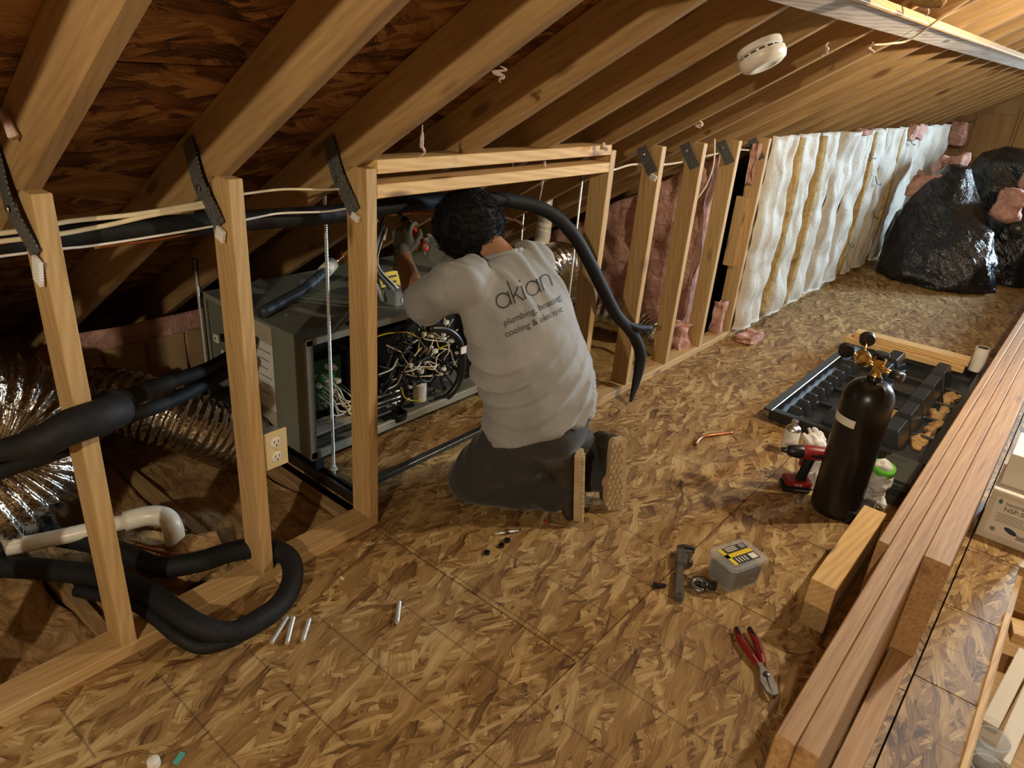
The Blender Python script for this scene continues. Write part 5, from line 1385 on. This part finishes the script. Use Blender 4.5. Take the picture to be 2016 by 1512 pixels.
# ================================================================ THE KNEELING WORKER
def cloth_mat(name, a, b, scale=220.0, rough=0.9, heather=0.5):
    s = NT(name)
    v = s.coords('Object')
    n = s.noise(s.vmath('MULTIPLY', v, (1.0, 1.0, 2.2)), scale, 3, 0.7)
    n2 = s.noise(v, 7.0, 3)
    f = s.math('ADD', s.math('MULTIPLY', n, heather), s.math('MULTIPLY', n2, 1 - heather))
    s.bump(n, 0.15, 0.002)
    return s.out(s.ramp(f, [(0.35, a), (0.65, b)]), rough, 0.0, 0.2, Sheen_Weight=0.15)
M['shirt'] = cloth_mat('heather_grey_jersey', (0.265, 0.268, 0.268), (0.375, 0.378, 0.375))
M['trousers'] = cloth_mat('charcoal_twill', (0.030, 0.029, 0.028), (0.050, 0.047, 0.045), 160)
M['skin'] = plain('skin', (0.36, 0.18, 0.10), 0.5, 0, 0.12, 25)
M['hair'] = plain('black_hair', (0.006, 0.005, 0.0045), 0.75, 0, 0.3, 60, spec=0.25)
M['glove_grey'] = plain('grey_knit_glove', (0.17, 0.17, 0.155), 0.8, 0, 0.15, 120, bump=0.2)
M['shoe_upper'] = plain('dark_brown_shoe', (0.032, 0.022, 0.014), 0.65, 0, 0.25, 40)
M['shoe_sole'] = plain('tan_gum_sole', (0.46, 0.34, 0.19), 0.6, 0, 0.12, 30)

PB = Vector((0.31, 1.31, 0.0))
person = thing('person', tuple(PB), 'person in grey work T-shirt and dark trousers kneeling and reaching into the opening', 'person')
LAT = Vector((0.16, 0.98, 0.13)).normalized()
SPN = Vector((-0.40, 0.0, 0.90)); SPN = (SPN - LAT * SPN.dot(LAT)).normalized()
DEP = LAT.cross(SPN)
# shoulder, elbow and wrist of both arms
SH_L, EL_L, WR_L = Vector((0.085, 1.075, 0.845)), Vector((-0.14, 1.115, 0.69)), Vector((-0.335, 1.215, 0.81))
SH_R, EL_R, WR_R = Vector((0.135, 1.395, 0.880)), Vector((-0.055, 1.49, 0.70)), Vector((-0.200, 1.335, 0.785))
HEAD = Vector((-0.046, 1.240, 0.976))
NECK = Vector((0.080, 1.262, 0.905))
HIP_L, KN_L, AN_L = Vector((0.285, 1.215, 0.335)), Vector((0.135, 1.145, 0.090)), Vector((0.425, 1.315, 0.105))
HIP_R, KN_R, AN_R = Vector((0.315, 1.40, 0.335)), Vector((0.150, 1.530, 0.090)), Vector((0.470, 1.490, 0.105))

T_RINGS = [((0.300, 1.300, 0.345), 0.190, 0.165), ((0.302, 1.300, 0.40), 0.198, 0.168), ((0.280, 1.290, 0.50), 0.205, 0.158), ((0.235, 1.272, 0.60), 0.208, 0.150),
           ((0.195, 1.262, 0.70), 0.205, 0.140), ((0.155, 1.255, 0.785), 0.200, 0.122), ((0.120, 1.256, 0.855), 0.170, 0.092), ((0.092, 1.260, 0.900), 0.095, 0.066)]
def torso(scale, rings=T_RINGS):
    return loft([(c, LAT * a * scale, DEP * b * scale) for c, a, b in rings], 28)

# ---- body: one skin under the clothes
HF = Matrix.Rotation(math.radians(-22), 3, 'Y')
parts = [torso(0.86), limb([NECK + Vector((0.02, 0, -0.03)), NECK.lerp(HEAD, 0.45) + Vector((0.005, 0, -0.01))], [0.062, 0.056]),
         ball(HEAD + Vector((0.004, 0, 0.006)), 0.092, 0.078, 0.098, HF), ball(HEAD + HF @ Vector((-0.040, 0, -0.045)), 0.062, 0.060, 0.072, HF),
         ball(HEAD + HF @ Vector((-0.104, 0, -0.030)), 0.020, 0.013, 0.024, HF, 2), ball(HEAD + HF @ Vector((-0.085, 0, -0.078)), 0.018, 0.026, 0.012, HF, 2),
         ball(HEAD + HF @ Vector((0.012, -0.080, -0.020)), 0.020, 0.010, 0.030, HF, 2), ball(HEAD + HF @ Vector((0.012, 0.080, -0.020)), 0.020, 0.010, 0.030, HF, 2),
         limb([SH_L, SH_L.lerp(EL_L, 0.5), EL_L], [0.055, 0.050, 0.041]), limb([EL_L, EL_L.lerp(WR_L, 0.35), WR_L], [0.042, 0.043, 0.028]),
         limb([SH_R, SH_R.lerp(EL_R, 0.5), EL_R], [0.055, 0.050, 0.041]), limb([EL_R, EL_R.lerp(WR_R, 0.35), WR_R], [0.042, 0.043, 0.028]),
         limb([HIP_L, KN_L], [0.085, 0.058]), limb([KN_L, AN_L], [0.055, 0.040]), limb([HIP_R, KN_R], [0.085, 0.058]), limb([KN_R, AN_R], [0.055, 0.040])]
body = link('body', remesh('body', parts, 0.009, 4, 0.5), M['skin'], person, smooth=True)
for s in (-1, 1):
    e = HEAD + HF @ Vector((-0.090, s * 0.032, 0.000))
    link('eye', ball(e, 0.010, 0.012, 0.009, None, 2), M['paper'], body, smooth=True)

# ---- T-shirt
def shirt_fn(p, n):
    q = p - Vector((0.25, 1.28, 0.0))
    lat, up = q.dot(LAT), p.z
    low = max(0.0, min(1.0, (0.70 - up) / 0.16))
    high = max(0.0, min(1.0, (up - 0.70) / 0.12))
    # long pulls sweeping from the right side of the back down to the left hip
    k1 = up * 95 - lat * 62 + 3.0 * noise.noise(p * 5.5)
    f = 0.017 * low * (max(0.0, math.sin(k1)) ** 1.7) * (0.35 + 0.9 * max(0.0, noise.noise(p * 4.0 + Vector((4, 0, 0))) + 0.5))
    # soft vertical hang
    f += 0.006 * noise.noise(Vector((lat * 9, up * 2.2, 1.0))) * (1 - high)
    # creases at the armpits and neck
    f += 0.009 * high * max(0.0, math.sin(lat * 60 + up * 25 + 2 * noise.noise(p * 8)))
    f += 0.003 * noise.noise(p * 16)
    return p + n * f
sl = []
for sh, el, f1, r0, r1 in ((SH_L, EL_L, 0.84, 0.082, 0.072), (SH_R, EL_R, 0.84, 0.068, 0.066)):
    inn = sh + (NECK - sh) * 0.28 + Vector((0.015, 0, -0.03))
    sl.append(tubemesh([inn, sh + Vector((0.005, 0, -0.012)), sh.lerp(el, 0.45), sh.lerp(el, f1 + 0.10)], [0.088, r0, (r0 + r1) / 2, r1 + 0.002], 20, 4))
HL = Vector((0.16, 0.98, 0.11)).normalized()
hem = loft([((0.290, 1.285, 0.322), HL * 0.202, DEP * 0.186), ((0.290, 1.287, 0.37), HL * 0.200, DEP * 0.180), ((0.290, 1.290, 0.46), LAT * 0.196, DEP * 0.160)], 32, 0.93)
shirt_me = remesh('t_shirt', [torso(1.0)] + sl + [hem], 0.0085, 4, 0.5, shirt_fn)
# open the cuffs and hem: nothing seen through, the body fills them
shirt = link('t_shirt', shirt_me, M['shirt'], person, smooth=True)
tube('collar', [NECK + Vector((0.01 + 0.066 * math.cos(a) * 1.0, 0.074 * math.sin(a), -0.004 + 0.030 * -math.cos(a) * -1.0 - 0.0)) for a in [2 * PI * k / 16 for k in range(17)]], 0.008, M['shirt'], shirt, 8, 2)
# print on the back, laid onto the cloth
bvh = BVHTree.FromPolygons([v.co[:] for v in shirt_me.vertices], [p.vertices[:] for p in shirt_me.polygons])
view = Vector((0.62, -0.70, 0.20)).normalized()
def back_print(txt, size, centre, weight, nm='back_print', spacing=1.0):
    me = txt if not isinstance(txt, str) else text_mesh(txt, size, offset=weight, spacing=spacing)
    bm = bmesh.new(); bm.from_mesh(me)
    bmesh.ops.triangulate(bm, faces=bm.faces[:])
    for _ in range(3):
        es = [e for e in bm.edges if e.calc_length() > 0.007]
        if not es: break
        bmesh.ops.subdivide_edges(bm, edges=es, cuts=1)
        bmesh.ops.triangulate(bm, faces=bm.faces[:])
    nz = view; rx = (LAT - nz * LAT.dot(nz)).normalized(); ry = nz.cross(rx)
    if ry.z < 0: ry = -ry
    ca, sa = math.cos(math.radians(5)), math.sin(math.radians(5))
    rx, ry = rx * ca + ry * sa, ry * ca - rx * sa
    for v in bm.verts:
        w = Vector(centre) + rx * v.co.x + ry * v.co.y + nz * 0.4
        hit = bvh.ray_cast(w, -nz, 1.0)
        v.co = (hit[0] + hit[1] * 0.0016) if hit[0] is not None else w - nz * 0.4
    bm.to_mesh(me); bm.free()
    return link(nm, me, M['ink'], shirt)
PC = Vector((0.28, 1.20, 0.80))
def letter_mesh():
    """round thin lower-case letters: a k i a n drawn as ribbons"""
    g = MB(); w = 0.0040
    def bar(x0, y0, x1, y1, ww=w):
        d = Vector((x1 - x0, y1 - y0, 0)); nn = Vector((-d.y, d.x, 0)).normalized() * ww / 2
        p, r = Vector((x0, y0, 0)), Vector((x1, y1, 0))
        g.add([p - nn, r - nn, r + nn, p + nn], [(0, 1, 2, 3)])
    def arc(cx, cy, r, a0, a1, n=26):
        for i in range(n):
            t0, t1 = math.radians(a0 + (a1 - a0) * i / n), math.radians(a0 + (a1 - a0) * (i + 1) / n)
            bar(cx + r * math.cos(t0), cy + r * math.sin(t0), cx + r * math.cos(t1), cy + r * math.sin(t1))
    r = 0.0215
    x = -0.095
    for part in 'akian':
        if part == 'a':
            arc(x + r, r, r, 0, 360); bar(x + 2 * r, 0, x + 2 * r, 2 * r); x += 2 * r + 0.011
        elif part == 'k':
            bar(x, 0, x, 0.072); bar(x, 0.018, x + 0.026, 0.044); bar(x + 0.009, 0.027, x + 0.029, 0.0); x += 0.036
        elif part == 'i':
            bar(x, 0, x, 2 * r); bar(x, 0.054, x, 0.060); x += 0.011
        else:
            bar(x, 0, x, 2 * r); arc(x + 0.017, 2 * r - 0.017, 0.017, 180, 0, 14); bar(x + 0.034, 0, x + 0.034, 2 * r - 0.017)
    return pymesh('letters', g.v, g.f)
back_print(letter_mesh(), 0, PC + Vector((-0.012, -0.006, 0.012)), 0)
back_print('plumbing, heating', 0.0290, PC + Vector((0.012, 0.0, -0.024)), 0.0)
back_print('cooling & electric', 0.0290, PC + Vector((0.022, 0.0, -0.058)), 0.0)

# ---- trousers
def tr_fn(p, n):
    f = 0.005 * noise.noise(p * 9) + 0.014 * max(0.0, math.sin(p.x * 60 + p.z * 52 + 4 * noise.noise(p * 5))) * max(0.0, noise.noise(p * 5 + Vector((7, 0, 0))) + 0.3)
    q = p + n * f
    q.z = max(q.z, 0.002)
    return q
tp = [ball((0.318, 1.308, 0.335), 0.142, 0.168, 0.120), limb([HIP_L, HIP_L.lerp(KN_L, 0.5), KN_L + Vector((-0.010, -0.005, 0.005))], [0.108, 0.110, 0.088], 18), limb([KN_L + Vector((-0.005, 0, -0.008)), KN_L.lerp(AN_L, 0.45) + Vector((0, 0, 0.005)), AN_L.lerp(KN_L, 0.10)], [0.078, 0.085, 0.066], 18),
      limb([HIP_R, HIP_R.lerp(KN_R, 0.5), KN_R], [0.106, 0.108, 0.088], 18), limb([KN_R + Vector((0, 0, -0.008)), KN_R.lerp(AN_R, 0.45), AN_R.lerp(KN_R, 0.10)], [0.078, 0.085, 0.066], 18),
      limb([HIP_L.lerp(KN_L, 0.2) + Vector((0.03, 0.02, -0.05)), KN_L.lerp(AN_L, 0.6) + Vector((0, 0, 0.07))], [0.10, 0.075], 16), limb([HIP_R.lerp(KN_R, 0.2) + Vector((0.03, 0, -0.05)), KN_R.lerp(AN_R, 0.6) + Vector((0, 0, 0.07))], [0.10, 0.075], 16)]
link('trousers', remesh('trousers', tp, 0.0095, 5, 0.5, tr_fn), M['trousers'], person, smooth=True)

# ---- hair: a cap of tight curls
hc = HEAD + Vector((0.004, 0.0, 0.002))
def hair_fn(p, n):
    return p + n * (0.010 * noise.noise(p * 26) + 0.006 * noise.noise(p * 55))
hair = link('hair', remesh('hair', [ball(hc, 0.118, 0.114, 0.114, HF), ball(hc + Vector((0.028, 0, -0.040)), 0.088, 0.096, 0.072, HF)], 0.007, 2, 0.5, hair_fn), M['hair'], person, smooth=True)
hb = BVHTree.FromPolygons([v.co[:] for v in hair.data.vertices], [p.vertices[:] for p in hair.data.polygons])
rnd = random.Random(21)
cv, cf = [], []
for k in range(2600):
    d = Vector((rnd.gauss(0, 1), rnd.gauss(0, 1), rnd.gauss(0, 1))).normalized()
    loc, nn, _, _ = hb.ray_cast(hc + d * 0.3, -d, 0.4)
    if loc is None: continue
    a = nn.orthogonal().normalized(); a.rotate(Quaternion(nn, rnd.random() * 6.28)); b = nn.cross(a)
    r = rnd.uniform(0.004, 0.009)
    c = loc + nn * rnd.uniform(-0.002, 0.006)
    base = len(cv); m = 7
    for i in range(m):
        t = 4.7 * i / (m - 1)
        p = c + (a * math.cos(t) + nn * math.sin(t)) * r + b * (0.008 * i / m)
        for j in range(3):
            w = 2 * PI * j / 3
            cv.append(p + (b * math.cos(w) + nn * math.sin(w)) * 0.0011)
    for i in range(m - 1):
        for j in range(3):
            cf.append((base + i * 3 + j, base + i * 3 + (j + 1) % 3, base + (i + 1) * 3 + (j + 1) % 3, base + (i + 1) * 3 + j))
tag(link('curls', pymesh('curls', cv, cf), M['hair'], hair, smooth=True), kind='stuff')

# ---- gloved hands
def hand(wrist, fwd_, palm, thumb_side, lab, curl=0.9):
    """palm: direction the palm faces; thumb_side: side of the hand the thumb leaves from"""
    f = Vector(fwd_).normalized(); pn = Vector(palm); pn = (pn - f * pn.dot(f)).normalized()
    s = f.cross(pn) * thumb_side
    W = Vector(wrist)
    def P(a, b, c=0.0): return W + f * a + s * b + pn * c
    parts = [limb([P(-0.030, 0), P(0.0, 0), P(0.02, 0)], [0.034, 0.031, 0.030], 14),
             loft([(P(0.010, 0), s * 0.028, pn * 0.017), (P(0.045, 0.002), s * 0.041, pn * 0.016), (P(0.078, 0.0), s * 0.042, pn * 0.014), (P(0.092, 0), s * 0.038, pn * 0.011)], 16)]
    for k, (b, L, r) in enumerate(((0.030, 0.072, 0.0095), (0.010, 0.080, 0.0100), (-0.011, 0.075, 0.0095), (-0.030, 0.060, 0.0085))):
        pts = [P(0.080, b)]
        ang = 0.25
        cur = P(0.088, b * 1.04)
        pts.append(cur)
        for seg in (0.42, 0.32, 0.26):
            ang += curl * (0.55 + 0.12 * k)
            cur = cur + (f * math.cos(ang) + pn * math.sin(ang)) * L * seg
            pts.append(cur)
        parts.append(limb(pts, [r, r, r * 0.97, r * 0.92, r * 0.82], 10))
    parts.append(limb([P(0.020, 0.026, 0.004), P(0.048, 0.052, 0.014), P(0.074, 0.058, 0.030), P(0.094, 0.050, 0.042)], [0.014, 0.0125, 0.011, 0.009], 10))
    g = link('glove', remesh('glove', parts, 0.0042, 2, 0.4), M['glove_grey'], person, smooth=True)
    tube('cuff', [P(-0.050, 0), P(-0.025, 0), P(0.0, 0)], [0.040, 0.036, 0.033], M['glove_grey'], g, 16, 3)
    g['label'] = lab
    return g
TOOL_A, TOOL_B = Vector((-0.315, 1.300, 0.848)), Vector((-0.455, 1.300, 0.935))
hand(WR_L, (-0.35, 0.25, 0.92), (-0.35, 0.75, 0.1), -1, 'grey work glove on the left hand', 0.75)
hand(WR_R, (-0.90, -0.05, 0.35), (0.1, -0.75, 0.55), 1, 'grey work glove on the right hand', 0.75)

# ---- shoes
def shoe(toe, n_out, lean, lab):
    toe = Vector(toe); n_out = Vector(n_out).normalized()
    X = (Vector((0, 0, -1)) + n_out * lean).normalized()      # heel to toe, pointing down
    Z = (-n_out - X * (-n_out).dot(X)).normalized()           # from the sole into the shoe
    Y = Z.cross(X)
    L = 0.285
    B = toe - X * L
    SMx = Matrix((X, Y, Z)).transposed().to_4x4(); SMx.translation = B
    out = [(0.0, -0.024), (0.012, -0.033), (0.06, -0.036), (0.13, -0.035), (0.20, -0.047), (0.245, -0.045), (0.272, -0.030), (0.285, -0.006), (0.283, 0.014), (0.265, 0.036), (0.235, 0.045), (0.19, 0.044), (0.13, 0.034), (0.06, 0.034), (0.012, 0.031), (0.0, 0.022)]
    sh = link('shoe', remesh('shoe', [loft([(SMx @ Vector((x, 0.0, 0.028 + h * 0.46)), SMx.to_3x3() @ Vector((0, w, 0)), SMx.to_3x3() @ Vector((tilt, 0, h * 0.52))) for x, w, h, tilt in
            ((0.006, 0.024, 0.050, 0), (0.02, 0.031, 0.088, 0), (0.06, 0.034, 0.100, 0), (0.11, 0.034, 0.086, 0), (0.16, 0.040, 0.070, 0), (0.21, 0.044, 0.056, 0), (0.25, 0.040, 0.046, 0), (0.278, 0.022, 0.034, 0))], 20),
            limb([SMx @ Vector((0.05, 0, 0.06)), SMx @ Vector((0.055, 0, 0.125))], [0.036, 0.044], 16)], 0.006, 4, 0.5), M['shoe_upper'], person, smooth=True)
    so = MB().prism(out, 0.0, 0.030, SMx).build('sole', M['shoe_sole'], sh, 0.004)
    tr = MB()
    for i in range(13):
        for j in range(4):
            x = 0.014 + 0.0205 * i; y = -0.030 + 0.0195 * j + (0.005 if i % 2 else -0.003)
            if abs(y) > (0.028 if x < 0.14 else 0.036): continue
            tr.prism([(x, y), (x + 0.013, y + 0.002), (x + 0.012, y + 0.013), (x + 0.001, y + 0.012)], -0.006, 0.001, SMx)
    tr.build('tread', M['shoe_sole'], so)
    for k in range(3):
        tube('lace', [SMx @ Vector((0.115 + 0.02 * k, -0.030, 0.082 - 0.006 * k)), SMx @ Vector((0.12 + 0.02 * k, 0, 0.102 - 0.010 * k)), SMx @ Vector((0.115 + 0.02 * k, 0.030, 0.082 - 0.006 * k))], 0.0025, M['black_plastic'], sh, 6, 4)
    sh['label'] = lab
    return sh
shoe((0.490, 1.345, 0.004), (0.84, 0.54, 0), 0.10, 'dark shoe seen edge-on with tan sole')
shoe((0.545, 1.485, 0.004), (0.90, -0.43, 0), 0.16, 'dark shoe showing its tan lugged sole')

# ---- what the worker holds and works on
tl = thing('flaring_tool', tuple(TOOL_A), 'dark hand tool with orange-red grip held in both gloves', 'hand tool')
link('grip', limb([TOOL_A + Vector((0.02, -0.01, -0.012)), TOOL_A.lerp(TOOL_B, 0.25), TOOL_A.lerp(TOOL_B, 0.48)], [0.013, 0.016, 0.014], 12), M['orange_red'], tl, smooth=True)
tube('barrel', [TOOL_A.lerp(TOOL_B, 0.45), TOOL_A.lerp(TOOL_B, 0.8)], 0.015, M['black_plastic'], tl, 12, 1)
tube('collar', [TOOL_A.lerp(TOOL_B, 0.62), TOOL_A.lerp(TOOL_B, 0.70)], 0.0175, M['red'], tl, 12, 1)
tube('tip', [TOOL_A.lerp(TOOL_B, 0.8), TOOL_B], [0.010, 0.006], M['dark_steel'], tl, 10, 1)
sv = thing('service_hose', (-0.55, 1.22, 0.80), 'grey service hose with chrome fittings beside the knotty door stud', 'hose')
tube('hose', [(-0.46, 1.225, 0.60), (-0.50, 1.205, 0.70), (-0.535, 1.19, 0.78), (-0.55, 1.205, 0.84), (-0.535, 1.24, 0.885)], 0.008, M['grey_plastic'], sv, 10, 6)
lathe('fitting', [(0.008, 0.0), (0.013, 0.003), (0.013, 0.022), (0.009, 0.025)], M['zinc'], sv, (-0.535, 1.24, 0.885), (0.1, 0.6, 0.7), 10)
lathe('fitting', [(0.008, 0.0), (0.012, 0.003), (0.012, 0.020), (0.008, 0.023)], M['zinc'], sv, (-0.56, 1.27, 0.905), (0.1, 0.2, 0.7), 8)
tag(tube('copper_line', [(-0.52, 1.30, 0.915), (-0.44, 1.40, 0.93), (-0.38, 1.55, 0.92), (-0.40, 1.80, 0.88), (-0.52, 2.1, 0.80), (-0.62, 2.28, 0.72)], 0.006, M['copper'], None, 10, 6), 'thin bare copper line passing behind the worker\'s head', 'pipe')
